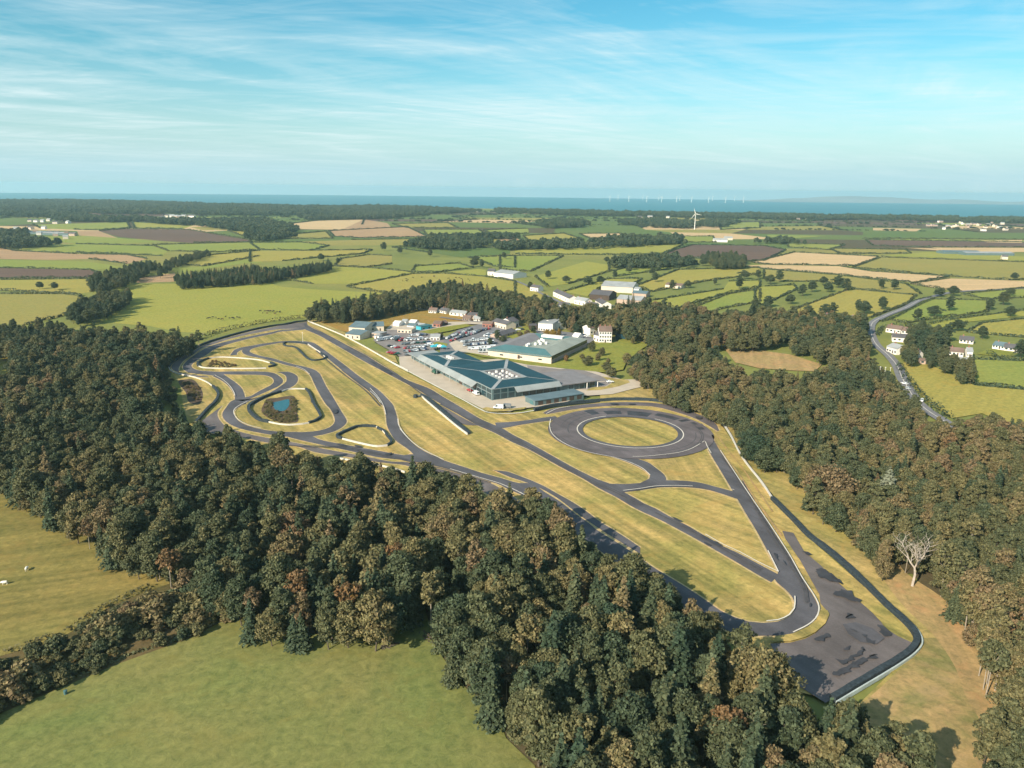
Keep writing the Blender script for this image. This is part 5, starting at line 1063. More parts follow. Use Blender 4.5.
def shed():
    A = P(526.5, 403); B = P(535, 407.6); C = P(583.5, 399.8); U = Vector((C[0] - B[0], C[1] - B[1])); Lu = U.length; U.normalize(); V = Vector((-U.y, U.x)); dv = 9.5
    L = local(B, U, V); r = empty('storage_shed', (0, 0, 0)); tag(r, 'long flat grey storage shed in front of the teal roofed workshop', 'shed')
    w = MB(); q = [(0, 0), (Lu, 0), (Lu, dv), (0, dv)]; w.hexa([L(*p, 0) for p in q], [L(*p, 3.4) for p in q]); w.build('wall', M['steel_wall'], r)
    w = MB(); q = [(-.3, -.3), (Lu + .3, -.3), (Lu + .3, dv + .3), (-.3, dv + .3)]; w.hexa([L(*p, 3.42) for p in q], [L(*p, 3.7 + (.25 if i > 1 else 0)) for i, p in enumerate(q)]); w.build('roof', M['blue_roof'], r)
    for i in range(6):
        g = MB(); u = 2 + i * Lu / 6.3; g.hexa([L(u, -.08, .9), L(u + 3, -.08, .9), L(u + 3, .02, .9), L(u, .02, .9)], [L(u, -.08, 3.1), L(u + 3, -.08, 3.1), L(u + 3, .02, 3.1), L(u, .02, 3.1)]); g.build('shutter', M['timber'], r)
    g = MB(); g.hexa([L(-.08, 2, .9), L(.02, 2, .9), L(.02, 5, .9), L(-.08, 5, .9)], [L(-.08, 2, 3), L(.02, 2, 3), L(.02, 5, 3), L(-.08, 5, 3)]); g.build('door', M['teal_pale'], r)
shed()
def house(label, l, rr, depth, h=3.2, rh=2.0, wall='whitewall', roof='slate', chim=1, win=3, name='house', cat='house', group=None, flat=False, axis='long', door=True, floors=1, zb=0.4):
    """gabled house: front base edge between two pixels, runs back from the camera"""
    A, B = Vector(P(*l)), Vector(P(*rr)); U = B - A; Lu = U.length; U.normalize(); V = Vector((-U.y, U.x))
    r = empty(name, (A.x, A.y, 0), math.atan2(U.y, U.x)); tag(r, label, cat, group)
    w = MB(); H = h + zb; D = depth
    if flat:
        w.box(0, Lu, 0, D, 0, H); w.build('wall', M[wall], r)
        f = MB(); f.box(-.2, Lu + .2, -.2, D + .2, H + .01, H + .35); ro = f.build('roof', M[roof], r)
    elif axis == 'long':
        w.box(0, Lu, 0, D, 0, H)
        for x in (0, Lu): w.poly([(x, 0, H), (x, D, H), (x, D / 2, H + rh)])
        w.build('wall', M[wall], r)
        f = MB(); e = .35; f.poly([(-e, -e, H + .02 - e * 2 * rh / D), (Lu + e, -e, H + .02 - e * 2 * rh / D), (Lu + e, D / 2, H + rh + .06), (-e, D / 2, H + rh + .06)]); f.poly([(-e, D + e, H + .02 - e * 2 * rh / D), (-e, D / 2, H + rh + .06), (Lu + e, D / 2, H + rh + .06), (Lu + e, D + e, H + .02 - e * 2 * rh / D)])
        ro = f.build('roof', M[roof], r)
    else:
        w.box(0, Lu, 0, D, 0, H)
        for y in (0, D): w.poly([(0, y, H), (Lu, y, H), (Lu / 2, y, H + rh)])
        w.build('wall', M[wall], r)
        f = MB(); e = .35; f.poly([(-e, -e, H - e * 2 * rh / Lu), (Lu / 2, -e, H + rh + .06), (Lu / 2, D + e, H + rh + .06), (-e, D + e, H - e * 2 * rh / Lu)]); f.poly([(Lu + e, -e, H - e * 2 * rh / Lu), (Lu + e, D + e, H - e * 2 * rh / Lu), (Lu / 2, D + e, H + rh + .06), (Lu / 2, -e, H + rh + .06)])
        ro = f.build('roof', M[roof], r)
    for i in range(chim):
        c = MB(); cx = .6 + (Lu - 1.8) * (i / max(1, chim - 1) if chim > 1 else .15); c.box(cx, cx + .7, D / 2 - .35, D / 2 + .35, H + rh * .6, H + rh + 1.0); c.build('chimney', M['brick'], ro)
    for fl in range(floors):
        for i in range(win):
            u = Lu * (i + .5) / win; ww = min(.8, Lu / win * .3); z = zb + .9 + fl * 2.7
            if door and fl == 0 and i == win // 2: continue
            g = MB(); g.box(u - ww, u + ww, -.06, .02, z, z + 1.2); g.build('window', M['dark_glass'], r)
    if door and win:
        u = Lu * (win // 2 + .5) / win; g = MB(); g.box(u - .5, u + .5, -.07, .02, zb, zb + 2.1); g.build('door', M['timber'], r)
    return r
# sheds north of the car park
house('cream shed with blue teal roof at the car park top corner', (349, 333.4), (365, 334.4), 26, 4.6, 2.6, 'cream', 'blue_roof', 0, 3, 'workshop_shed', 'shed')
house('lower cream shed with dark teal roof beside the white wall', (345.5, 338.4), (360, 340), 20, 3.2, 2.0, 'cream', 'blue_roof', 0, 3, 'workshop_shed', 'shed')
house('stone coloured shed with blue roof behind the cream sheds', (369, 331.6), (384, 331.2), 16, 3.8, 2.2, 'cream', 'blue_roof', 0, 2, 'workshop_shed', 'shed')
house('small pinkish store with flat roof at car park edge', (371, 337.2), (380, 338.2), 9, 2.8, 1, 'stone', 'ltgrey_roof', 0, 2, 'store', 'shed', flat=True)
house('small white kiosk beside the pinkish store', (374.5, 339.6), (379, 340), 5, 2.4, 1, 'white', 'ltgrey_roof', 0, 1, 'kiosk', 'kiosk', flat=True)
house('long tan low building behind the car park', (397.5, 333.6), (411.5, 334.4), 10, 3.0, 1, 'cream', 'concrete', 0, 4, 'office_building', 'building', flat=True)
for i, (a, b, c, d, lab, wl, rf_, hh) in enumerate([(393, 327, 399, 327.4, 'white marquee at the left of the marquee row', 'white', 'white', 3.4), (401.5, 325.6, 406, 325.8, 'white marquee second in the row with grey roof', 'white', 'ltgrey_roof', 3.6), (407, 329, 413.5, 329.6, 'pale blue roofed marquee nearest the tan building', 'white', 'blue_roof', 3.2), (409, 325.6, 415, 326, 'white marquee at the back of the row', 'white', 'white', 3.2), (415, 328.6, 422, 329.4, 'white marquee beside the turquoise container', 'white', 'ltgrey_roof', 3)]):
    house(lab, (a, b), (c, d), 9, hh - .6, 1.4, wl, rf_, 0, 0, 'marquee', 'marquee', 'marquees in the paddock', door=False)
house('turquoise container block in the paddock', (421, 331.4), (432, 329.6), 6, 3.2, 1, 'car cyan', 'teal_pale', 0, 2, 'container', 'container', flat=True, door=False)
house('red brick shed right of the turquoise container', (433, 327.6), (440, 328), 10, 3.0, 1.6, 'brick', 'clay', 0, 2, 'shed', 'shed')
house('brown timber shed beside the red brick shed', (441, 327), (448, 326), 7, 2.6, 1.4, 'timber', 'clay', 0, 1, 'shed', 'shed')
house('white pavilion between the two car parks', (430.5, 341.4), (439.5, 341.6), 8, 3.2, 1.4, 'whitewall', 'ltgrey_roof', 0, 3, 'pavilion', 'building')
HS = [('pink and white cottage at left end of the house row', (418, 309.6), (427.5, 309.8), 8, 'whitewall', 'clay', 2), ('white cottage with brown roof second in the row', (428.5, 313.4), (436, 313.8), 8, 'whitewall', 'clay', 1), ('white cottage with dark roof third in the row', (439, 313.2), (446, 314.4), 8, 'whitewall', 'slate', 1), ('small tan cottage behind the row', (446, 309.6), (451, 309.8), 7, 'stone', 'clay', 1),
      ('long white bungalow with grey roof in the row', (449.5, 315.6), (465, 317.2), 9, 'whitewall', 'ltgrey_roof', 2), ('dark grey roofed house at right end of the row', (467, 318.4), (481, 319.6), 11, 'stone', 'slate', 2), ('pinkish house in front of the dark roofed house', (462.5, 321.4), (470, 321.8), 7, 'stone', 'clay', 1), ('small pale house beside the pinkish one', (473.5, 321.6), (480, 322), 7, 'whitewall', 'ltgrey_roof', 1)]
for lab, a, b, d, wl, rf_, c in HS: house(lab, a, b, d, 2.6, 1.9, wl, rf_, c, 4, group='houses above the car park')
house('red brick store by the cream block', (482.5, 328), (491.5, 328.6), 8, 3.4, 1.4, 'brick', 'clay', 0, 3, 'store', 'shed')
house('long cream block with slate roof left of the garden', (492, 327.2), (506, 330.6), 10, 4.6, 2.0, 'cream', 'slate', 0, 5, 'office_building', 'building')
house('white gabled house with dark roof beside the cream block', (511.5, 328.4), (519, 326.6), 12, 4.8, 2.4, 'whitewall', 'slate', 1, 2)
house('low dark roofed shed behind the parked vans', (500.5, 339.4), (516.5, 334.4), 9, 2.4, 1.8, 'stone', 'slate', 0, 3, 'shed', 'shed')
house('white flat roofed hall behind the yellow bushes', (538, 331.4), (552.5, 332.4), 22, 6.2, 1, 'whitewall', 'ltgrey_roof', 0, 6, 'hall', 'building', flat=True)
house('white gabled annex at right of the flat roofed hall', (553, 330.4), (566, 328.6), 14, 5.4, 1.8, 'whitewall', 'ltgrey_roof', 0, 3, 'annex', 'building')
house('dark stone shed left of the flat roofed hall', (529.5, 331), (537, 331), 12, 4.0, 1.5, 'timber', 'slate', 0, 0, 'shed', 'shed', flat=True)
mz = house('tall cream mansion with hipped brown roof and chimneys on the lawn', (599, 342.8), (611.5, 343), 13, 8.2, 3.0, 'whitewall', 'clay', 3, 5, 'mansion', 'mansion', floors=3)
house('low white rear wing of the mansion', (590, 335), (599, 333.6), 9, 5.0, 2.0, 'whitewall', 'clay', 1, 3, 'annex', 'building')
house('white cottage joined to the left of the mansion', (593.5, 341), (598.6, 342.2), 9, 4.5, 2.0, 'whitewall', 'slate', 1, 2, 'cottage', 'house')
house('teal canopied garden shelter right of the mansion', (616, 340), (625, 340.2), 8, 2.4, 1.2, 'teal_roof', 'teal_roof', 0, 0, 'garden_shelter', 'shelter', door=False)
house('white domed tent by the workshop back corner', (572.5, 339.6), (578, 340.4), 7, 2.6, 2.0, 'white', 'white', 0, 0, 'tent', 'tent', door=False)
house('white terrace of cottages above the wood', (553, 296), (569, 303.4), 9, 4.6, 2.4, 'whitewall', 'slate', 3, 7, 'terrace', 'house')
VH = [('white cottage in the trees below the terrace', (557.5, 309.4), (566, 310.4), 'slate'), ('white cottage with grey roof right of the terrace', (574, 303.8), (585, 306), 'ltgrey_roof'), ('white cottage lowest in the wooded hamlet', (585, 309.6), (595, 310.6), 'slate'), ('white gable ended cottage left of the barns', (595, 305), (602, 309), 'slate'), ('small white cottage alone in the pasture', (530, 291), (538, 292), 'slate')]
for lab, a, b, rf_ in VH: house(lab, a, b, 9, 4.2, 2.4, 'whitewall', rf_, 1, 3, group='cottages of the wooded hamlet')
house('big grey roofed farm barn', (601, 291.6), (632.5, 293.4), 34, 6, 4, 'cream', 'ltgrey_roof', 0, 0, 'barn', 'barn', 'farm barns', door=False)
house('dark roofed farm barn left of the big one', (589.5, 299.4), (609, 300.8), 26, 5, 3.5, 'timber', 'slate', 0, 0, 'barn', 'barn', 'farm barns', door=False)
house('pale roofed farm barn in front of the big one', (616.5, 303.6), (640.5, 305.6), 20, 4.5, 3, 'stone', 'ltgrey_roof', 0, 0, 'barn', 'barn', 'farm barns', door=False)
house('narrow blue grey farm shed at right of the barns', (632, 297), (646, 298), 16, 4, 2, 'stone', 'blue_roof', 0, 0, 'barn', 'barn', 'farm barns', door=False)
house('tall white farm silo shed beside the big barn', (633.5, 294.6), (638.5, 295), 10, 6, 1.5, 'white', 'ltgrey_roof', 0, 0, 'barn', 'barn', 'farm barns', door=False)
house('tan farm sheds alone in the long pasture', (665, 287.4), (681, 288.8), 14, 3, 2, 'cream', 'clay', 0, 0, 'barn', 'barn', 'farm barns', door=False)
house('white farm shed with grey roofs above the yellow pasture', (494, 276.6), (513, 278.8), 26, 5, 3, 'whitewall', 'ltgrey_roof', 0, 0, 'barn', 'barn', 'farm barns', door=False)
house('small white farmhouse left of the farm sheds', (487.5, 275.4), (494, 275.6), 12, 5, 3, 'whitewall', 'slate', 1, 2)
RV = [('white house nearest the road bend with red brown roof', (885.5, 332), (900, 334), 9, 'whitewall', 'clay', 4), ('tan roofed house right of the road bend house', (901, 334), (915, 336), 9, 'whitewall', 'clay', 3.4), ('white house in front of the tan roofed one', (892, 341.6), (911, 343), 9, 'whitewall', 'slate', 4), ('tall white gabled house beside the village road', (886, 352), (896, 355), 10, 'whitewall', 'ltgrey_roof', 5),
      ('white bungalow with dark roof among the village trees', (959, 343), (973, 344.4), 9, 'whitewall', 'slate', 3), ('long white house in the middle of the village', (948, 355.6), (963, 357), 9, 'whitewall', 'clay', 3.6), ('pale blue white bungalow by the small lawn', (992, 348.4), (1003.3, 350.2), 9, 'white', 'blue_roof', 3), ('long white bungalow at right end of the village', (1003.6, 351), (1022, 353), 9, 'whitewall', 'slate', 3), ('grey roofed stone house above the hedge trees', (953, 365.4), (967, 366.6), 9, 'stone', 'ltgrey_roof', 3), ('small white cottage beside the yellow field corner', (912.5, 357.4), (917, 358.4), 6, 'whitewall', 'slate', 3),
      ('white cottage half hidden above the right wood', (823, 319.4), (833, 320.4), 8, 'whitewall', 'slate', 3), ('small white cottage near the road above the wood', (850, 321.6), (856.5, 322.2), 8, 'whitewall', 'slate', 3), ('tall white house end between the village trees', (966.5, 357.6), (972, 358), 8, 'white', 'ltgrey_roof', 5)]
for lab, a, b, d, wl, rf_, h in RV: house(lab, a, b, d, h * .78, 2.4, wl, rf_, 1, 4, group='houses of the roadside village')
house('low pinkish tan shed at the yellow field corner', (920, 364.6), (928.5, 365.2), 6, 2.4, 1.2, 'stone', 'clay', 0, 2, 'shed', 'shed')
# far houses: tiny in the picture
FARH = []
rh = random.Random(9)
def farhouse(px, py, w, d, h, wall, roof, where):
    x, y = P(px, py); w *= .62; wall = rh.choice([wall, 'cream', 'stone']); r = empty('house', (x, y, 0), rh.uniform(-.5, .5)); m_ = MB(); m_.box(-w / 2, w / 2, -d / 2, d / 2, 0, h)
    for xx in (-w / 2, w / 2): m_.poly([(xx, -d / 2, h), (xx, d / 2, h), (xx, 0, h + d * .3)])
    m_.build('wall', M[wall], r); f = MB(); f.poly([(-w / 2 - .3, -d / 2 - .3, h - .1), (w / 2 + .3, -d / 2 - .3, h - .1), (w / 2 + .3, 0, h + d * .3 + .1), (-w / 2 - .3, 0, h + d * .3 + .1)]); f.poly([(w / 2 + .3, d / 2 + .3, h - .1), (-w / 2 - .3, d / 2 + .3, h - .1), (-w / 2 - .3, 0, h + d * .3 + .1), (w / 2 + .3, 0, h + d * .3 + .1)])
    f.build('roof', M[roof], r); r['category'] = 'house'; r['group'] = 'far houses'
    nm = {'slate': 'dark roofed', 'ltgrey_roof': 'grey roofed', 'clay': 'brown roofed', 'blue_roof': 'blue roofed'}[roof]
    FARH.append((r, 'tiny %s %s house %s' % (nm, {'whitewall': 'white', 'cream': 'cream', 'stone': 'stone'}[wall], where), px))
for i in range(16): farhouse(4 + i * 4.6 + rh.uniform(-2, 2), 235 + rh.uniform(-6, 4), rh.uniform(14, 24), 10, 5, 'whitewall', rh.choice(['slate', 'clay', 'ltgrey_roof']), 'in the left edge village')
for i in range(7): farhouse(30 + i * 6.4, 223 + rh.uniform(-2, 1.5), rh.uniform(14, 26), 10, 5, 'whitewall', rh.choice(['slate', 'ltgrey_roof']), 'behind the left village')
for i in range(8): farhouse(163 + i * 4.2, 218 + rh.uniform(-.8, 1), rh.uniform(20, 40), 12, 6, 'whitewall', rh.choice(['slate', 'ltgrey_roof']), 'in the row above the ploughed field')
for i in range(26): farhouse(928 + i * 3.2 + rh.uniform(-1, 1), 223.5 + rh.uniform(-2, 6.5) + i * .1, rh.uniform(12, 24), 10, 5.5, 'whitewall', rh.choice(['slate', 'slate', 'clay', 'ltgrey_roof']), 'in the coast village at right')
for i in range(9): farhouse(784 + i * 8 + rh.uniform(-3, 3), 218.6 + rh.uniform(-1, 1.4), rh.uniform(14, 28), 10, 5, 'whitewall', rh.choice(['slate', 'ltgrey_roof']), 'on the coast right of the turbine')
for a, b, w in [(720, 242, 50), (728, 240, 30), (582, 222, 22), (442, 209, 22), (455, 210.5, 26), (463, 211, 20), (470, 211.5, 26), (478, 212, 18), (640, 218, 26), (650, 217.6, 34), (668, 218, 22), (316, 214, 30), (1004, 259.4, 14)]: farhouse(a, b, w, 11, 5, 'whitewall', rh.choice(['slate', 'ltgrey_roof']), 'standing alone in the far fields')
uniq_labels(FARH)
for lab, a, b, w, rf_ in [('long white farm shed with grey roof in the left village', 52, 235, 70, 'ltgrey_roof'), ('pale blue roofed works shed in the left village', 36, 234, 60, 'blue_roof'), ('blue roofed sheds beside the right stubble strip', 962, 254, 70, 'blue_roof'), ('long glassy sheds right of the blue roofed ones', 990, 255.4, 90, 'ltgrey_roof')]:
    s = w / 2 * pxm(a, b); house(lab, (a - s, b), (a + s, b + .3), 24, 4, 2.0, 'steel_wall', rf_, 0, 0, 'farm_shed', 'shed', door=False)
# ------------------------------------------------------------------ vehicles
def car_parts(kind):
    """local frame: x forward, origin on the ground"""
    b = MB(); g = MB(); w = []
    if kind == 'car':
        prof = [(-2.1, .45), (-2.15, .85), (-1.5, .95), (.75, .95), (2.0, .8), (2.1, .45)]; top = [(-1.75, .95), (-1.25, 1.42), (.1, 1.45), (.95, .95)]; W = .86
    elif kind == 'van':
        prof = [(-2.6, .45), (-2.6, 1.1), (2.3, 1.1), (2.6, .95), (2.65, .45)]; top = [(-2.6, 1.1), (-2.55, 2.15), (1.2, 2.15), (2.1, 1.1)]; W = .95
    else:
        prof = [(-3.4, .5), (-3.4, 1.2), (3.0, 1.2), (3.3, 1.1), (3.3, .5)]; top = [(-3.4, 1.2), (-3.4, 2.9), (1.6, 3.0), (2.7, 1.2)]; W = 1.1
    def ext(mb, pr, w0, w1, z0, z1, m=0):
        k = lambda z: w0 + (w1 - w0) * (z - z0) / max(.01, z1 - z0)
        mb.hexa([(x, -k(z), z) for x, z in pr], [(x, k(z), z) for x, z in pr], m)
    ext(b, prof, W, W, 0, 1)
    ext(b, top, W, W * .82, top[0][1], top[1][1])
    # side and end glass, proud of the cabin by 15 mm
    zl, zh = top[0][1] + .06, top[1][1] - .1
    xs0 = top[0][0] + .35; xs1 = top[3][0] - .35
    if kind != 'car': xs0 = top[2][0] - .9
    for s in (-1, 1):
        y0, y1 = (W - .03) * s, (W * .84 + .02) * s
        q = [(xs0, y0 + .03 * s, zl), (xs1, y0 + .03 * s, zl), (top[2][0] - .05, y1 + .01 * s, zh), (max(xs0, top[1][0] + .1), y1 + .01 * s, zh)]
        g.poly(q if s < 0 else q[::-1])
    a, c = top[3], top[2]; g.poly([(a[0] + .0, -W * .9, a[1] + .05), (a[0] + .0, W * .9, a[1] + .05), (c[0] + .1, W * .78, c[1] - .05), (c[0] + .1, -W * .78, c[1] - .05)])
    a, c = top[0], top[1]; g.poly([(a[0] - .03, W * .85, a[1] + .08), (a[0] - .03, -W * .85, a[1] + .08), (c[0] - .06, -W * .75, c[1] - .08), (c[0] - .06, W * .75, c[1] - .08)])
    for x in (prof[0][0] * .62, prof[-1][0] * .64):
        for s in (-1, 1):
            m_ = MB(); m_.tube((x, (W - .2) * s, .33), (x, (W + .02) * s, .33), .33, .33, 10); w.append(m_)
    return b, g, w
CP_ = {k: car_parts(k) for k in ('car', 'van', 'lorry')}
CM = {}
def vehicle(px, py, col, kind, rz, lab=None, items=None, z=1.0, parts=False, group='vehicles parked round the workshops'):
    x, y = P(px, py)
    nm = {'car': 'parked_car', 'van': 'parked_van', 'lorry': 'parked_lorry'}[kind]
    key = (kind, col)
    if parts:
        r = empty(nm, (x, y, z), rz); b, g, w = CP_[kind]; b.build('body', M['car ' + col], r); g.build('window', M['dark_glass'], r)
        for m_ in w: m_.build('wheel', M['tyre'], r)
        o = r
    else:
        if key not in CM:
            b, g, w = CP_[kind]; a = MB()
            for src, mi in [(b, 0), (g, 1)] + [(q, 2) for q in w]:
                n0 = len(a.v); a.v += src.v; a.f += [tuple(i + n0 for i in f) for f in src.f]; a.m += [mi] * len(src.f)
            me = a.mesh(nm)
            for q in (M['car ' + col], M['dark_glass'], M['tyre']): me.materials.append(q)
            CM[key] = me
        o = bpy.data.objects.new(nm, CM[key]); COL.objects.link(o); o.location = (x, y, z); o.rotation_euler = (0, 0, rz)
    o['category'] = {'car': 'car', 'van': 'van', 'lorry': 'lorry'}[kind]; o['group'] = group
    if items is not None: items.append((o, lab, px))
    else: o['label'] = lab
    return o
VI = []; rv = random.Random(12)
def row(x0, y0, x1, y1, n, cols, kind, where, ang):
    for i in range(n):
        u = (i + .5) / n; c = rv.choice(cols); k = kind if kind != 'mix' else rv.choice(['car', 'car', 'car', 'van'])
        vehicle(x0 + (x1 - x0) * u + rv.uniform(-.4, .4), y0 + (y1 - y0) * u + rv.uniform(-.25, .25), c, k, ang + rv.uniform(-.06, .06) + (math.pi if rv.random() < .5 else 0), '%s %s %s' % (c, {'car': 'parked car', 'van': 'parked van', 'lorry': 'parked lorry'}[k], where), VI)
MIXC = ['white', 'silver', 'black', 'grey', 'dark blue', 'red', 'silver', 'white', 'grey']
row(379, 342.2, 391, 340, 7, ['white', 'silver'], 'van', 'in the upper left car park row', 1.0)
row(392, 341, 400, 338.6, 4, ['white', 'silver'], 'mix', 'in the upper left car park row', 1.0)
row(410, 337.4, 427, 336.2, 10, MIXC, 'car', 'in the back row of the left car park', 1.2)
row(402, 346, 430, 344, 9, ['black', 'dark green', 'grey', 'white', 'dark blue'], 'car', 'in the middle of the left car park', .6)
row(388, 347.4, 399, 350, 3, ['black', 'white', 'red'], 'car', 'in the thin left part of the car park', .6)
row(388, 354.2, 398, 356, 5, ['dark green', 'red', 'pink'], 'car', 'at the lower car park edge', .4)
row(404, 353.8, 426, 350.6, 11, MIXC, 'car', 'in the front row by the teal roof', 1.9)
row(405, 357, 421, 354.4, 7, ['dark blue', 'white', 'black', 'grey'], 'car', 'beside the back corner of the workshop', 1.9)
row(424, 348, 431, 346.4, 3, ['white', 'black', 'white'], 'mix', 'left of the cyan gazebos', .5)
row(446, 340.4, 472, 330.6, 15, MIXC, 'car', 'in the sloping row by the grass', 1.3)
row(450, 342.6, 480, 333.0, 15, MIXC + ['pink'], 'car', 'in the second sloping row', 1.3)
row(460, 336.4, 490, 330.4, 12, MIXC, 'car', 'on the yard in front of the houses', 1.2)
row(461, 344, 490, 340.2, 13, ['white', 'silver', 'white', 'grey'], 'mix', 'in the upper van row', 1.5)
row(463, 347.4, 494, 344.2, 13, ['white', 'silver', 'white', 'grey', 'dark blue'], 'mix', 'in the middle van row', 1.5)
row(470, 351.2, 494, 349.2, 8, ['white', 'white', 'silver'], 'van', 'in the lower van row', .2)
row(481, 353.4, 488, 354.4, 2, ['white', 'silver'], 'lorry', 'against the cream workshop wall', .15)
row(523, 347.5, 545, 343, 5, ['white', 'silver', 'grey'], 'car', 'behind the cream workshop', 1.0)
row(508, 333, 524, 331, 4, MIXC, 'car', 'in front of the garden', .3)
row(396, 342.6, 440, 339.6, 12, MIXC, 'mix', 'in the second row of the left car park', 1.1)
row(404, 349.8, 426, 348, 7, MIXC, 'car', 'in the third row of the left car park', 1.1)
row(484, 338, 500, 334.6, 7, ['white', 'silver', 'white', 'grey'], 'mix', 'beside the low dark shed', 1.3)
row(580, 336, 590, 338.6, 4, MIXC, 'car', 'in the yard beside the mansion', .4)
uniq_labels(VI)
fd = math.atan2(P(411.5, 359.8)[1] - P(492, 402)[1], P(411.5, 359.8)[0] - P(492, 402)[0])
vehicle(469.5, 392.8, 'red', 'car', fd, 'red car parked in front of the long glazed workshop front', parts=True)
vehicle(476, 396.2, 'white', 'van', fd, 'white van parked behind the red car', parts=True)
vehicle(498.5, 410.4, 'white', 'van', fd + .9, 'white van standing at the corner of the concrete apron', parts=True)
vehicle(506, 409.6, 'grey', 'van', fd + .9, 'grey van beside the white one on the apron corner', parts=True)
vehicle(610, 384.2, 'white', 'car', .25, 'white car parked alone on the yard right of the workshop', parts=True)
vehicle(434.6, 374.8, 'dark green', 'van', fd, 'dark green van under the middle of the glazed front', parts=True)
vehicle(921.5, 402.6, 'white', 'car', -2.2, 'white car driving on the village road beside the yellow field', parts=True, z=.8, group='cars on the village road')
vehicle(904, 385.6, 'white', 'car', 2.0, 'white car parked on the verge of the village road', parts=True, z=.8, group='cars on the village road')
vehicle(906.5, 390.4, 'silver', 'car', 2.0, 'silver car parked on the verge of the village road', parts=True, z=.8, group='cars on the village road')
# cyan gazebos
for i, (a, b, c) in enumerate([(433.5, 350.6, 'cyan'), (437, 349.8, 'cyan'), (440.2, 350.4, 'white'), (443.6, 350.8, 'cyan')]):
    x, y = P(a, b); r = empty('gazebo', (x, y, 1.0), .5); tag(r, ['cyan gazebo at left end of the gazebo row', 'cyan gazebo second in the gazebo row', 'white gazebo in the gazebo row', 'cyan gazebo at right end of the gazebo row'][i], 'gazebo', 'gazebos by the car park')
    m_ = MB(); m_.poly([(-1.8, -1.8, 2.2), (1.8, -1.8, 2.2), (0, 0, 3.3)]); m_.poly([(1.8, -1.8, 2.2), (1.8, 1.8, 2.2), (0, 0, 3.3)]); m_.poly([(1.8, 1.8, 2.2), (-1.8, 1.8, 2.2), (0, 0, 3.3)]); m_.poly([(-1.8, 1.8, 2.2), (-1.8, -1.8, 2.2), (0, 0, 3.3)])
    for k in range(4):
        q = [(-1.8, -1.8), (1.8, -1.8), (1.8, 1.8), (-1.8, 1.8)]; p0, p1 = q[k], q[(k + 1) % 4]; m_.poly([(*p0, 1.7), (*p1, 1.7), (*p1, 2.2), (*p0, 2.2)])
    m_.build('canopy', M['car ' + c], r)
    for sx in (-1.7, 1.7):
        for sy in (-1.7, 1.7): p = MB(); p.tube((sx, sy, 0), (sx, sy, 1.75), .05, .05, 5); p.build('leg', M['metal'], r)
# ------------------------------------------------------------------ mast, posts, bench, bin
def mast(px, py, h, label, name='lamp_mast'):
    x, y = P(px, py); r = empty(name, (x, y, .7)); tag(r, label, 'mast'); m_ = MB(); m_.tube((0, 0, 0), (0, 0, h), .14, .07, 6); m_.build('pole', M['white'], r)
    m_ = MB(); m_.box(-.35, .35, -.1, .1, h - .25, h); m_.build('crossbar', M['white'], r)
mast(303, 344.3, 8, 'slim white mast inside the narrow barrier loop', 'mast')
for a, b, h, l in [(878, 386, 6, 'slim post at left of the wooded road lamps'), (883, 386.5, 6, 'slim post second of the wooded road lamps'), (888, 387, 6, 'slim post at right of the wooded road lamps')]: mast(a, b, h + 5, l, 'road_mast')
# brush heap
def heap(px, py, w, l, h, mat, label, name, cat, seed, rz=.5):
    x, y = P(px, py); r = random.Random(seed); m_ = MB()
    for i in range(60):
        a = r.uniform(0, 6.28); d = r.random() ** .6; p = Vector((math.cos(a) * d * l, math.sin(a) * d * w, max(.05, h * (1 - d) * r.uniform(.4, 1)))); q = p + Vector((r.uniform(-1, 1), r.uniform(-1, 1), r.uniform(-.2, .4))) * .9
        m_.tube(p, q, .12, .05, 4)
    o = m_.build(name, mat); o.location = (x, y, .5); o.rotation_euler = (0, 0, rz); tag(o, label, cat)
heap(430, 640, 1.4, 4.5, 1.1, M['bark'], 'grey heap of cut brushwood at the lower meadow inner corner', 'brush_heap', 'heap', 4, -.9)
heap(388, 648, .7, 2.6, .4, M['bark'], 'low dark log pile in the lower meadow', 'log_pile', 'heap', 5, .5)
x, y = P(372, 638); m_ = MB(); m_.hexa([(-.9, -.5, 0), (.9, -.5, 0), (.9, .5, 0), (-.9, .5, 0)], [(-1.1, -.6, .8), (1.1, -.6, .8), (1.1, .6, .8), (-1.1, .6, .8)]); o = m_.build('feed_trough', M['stone']); o.location = (x, y, .5); o.rotation_euler = (0, 0, .5); tag(o, 'pinkish feed trough at the lower meadow top edge', 'trough')
x, y = P(66, 696); m_ = MB(); m_.tube((0, 0, 0), (0, 0, .9), .35, .4, 10); m_.tube((0, 0, .9), (0, 0, 1.0), .42, .1, 10); o = m_.build('barrel', M['teal_pale']); o.location = (x, y, .5); tag(o, 'pale teal barrel at the lower meadow hedge', 'barrel')
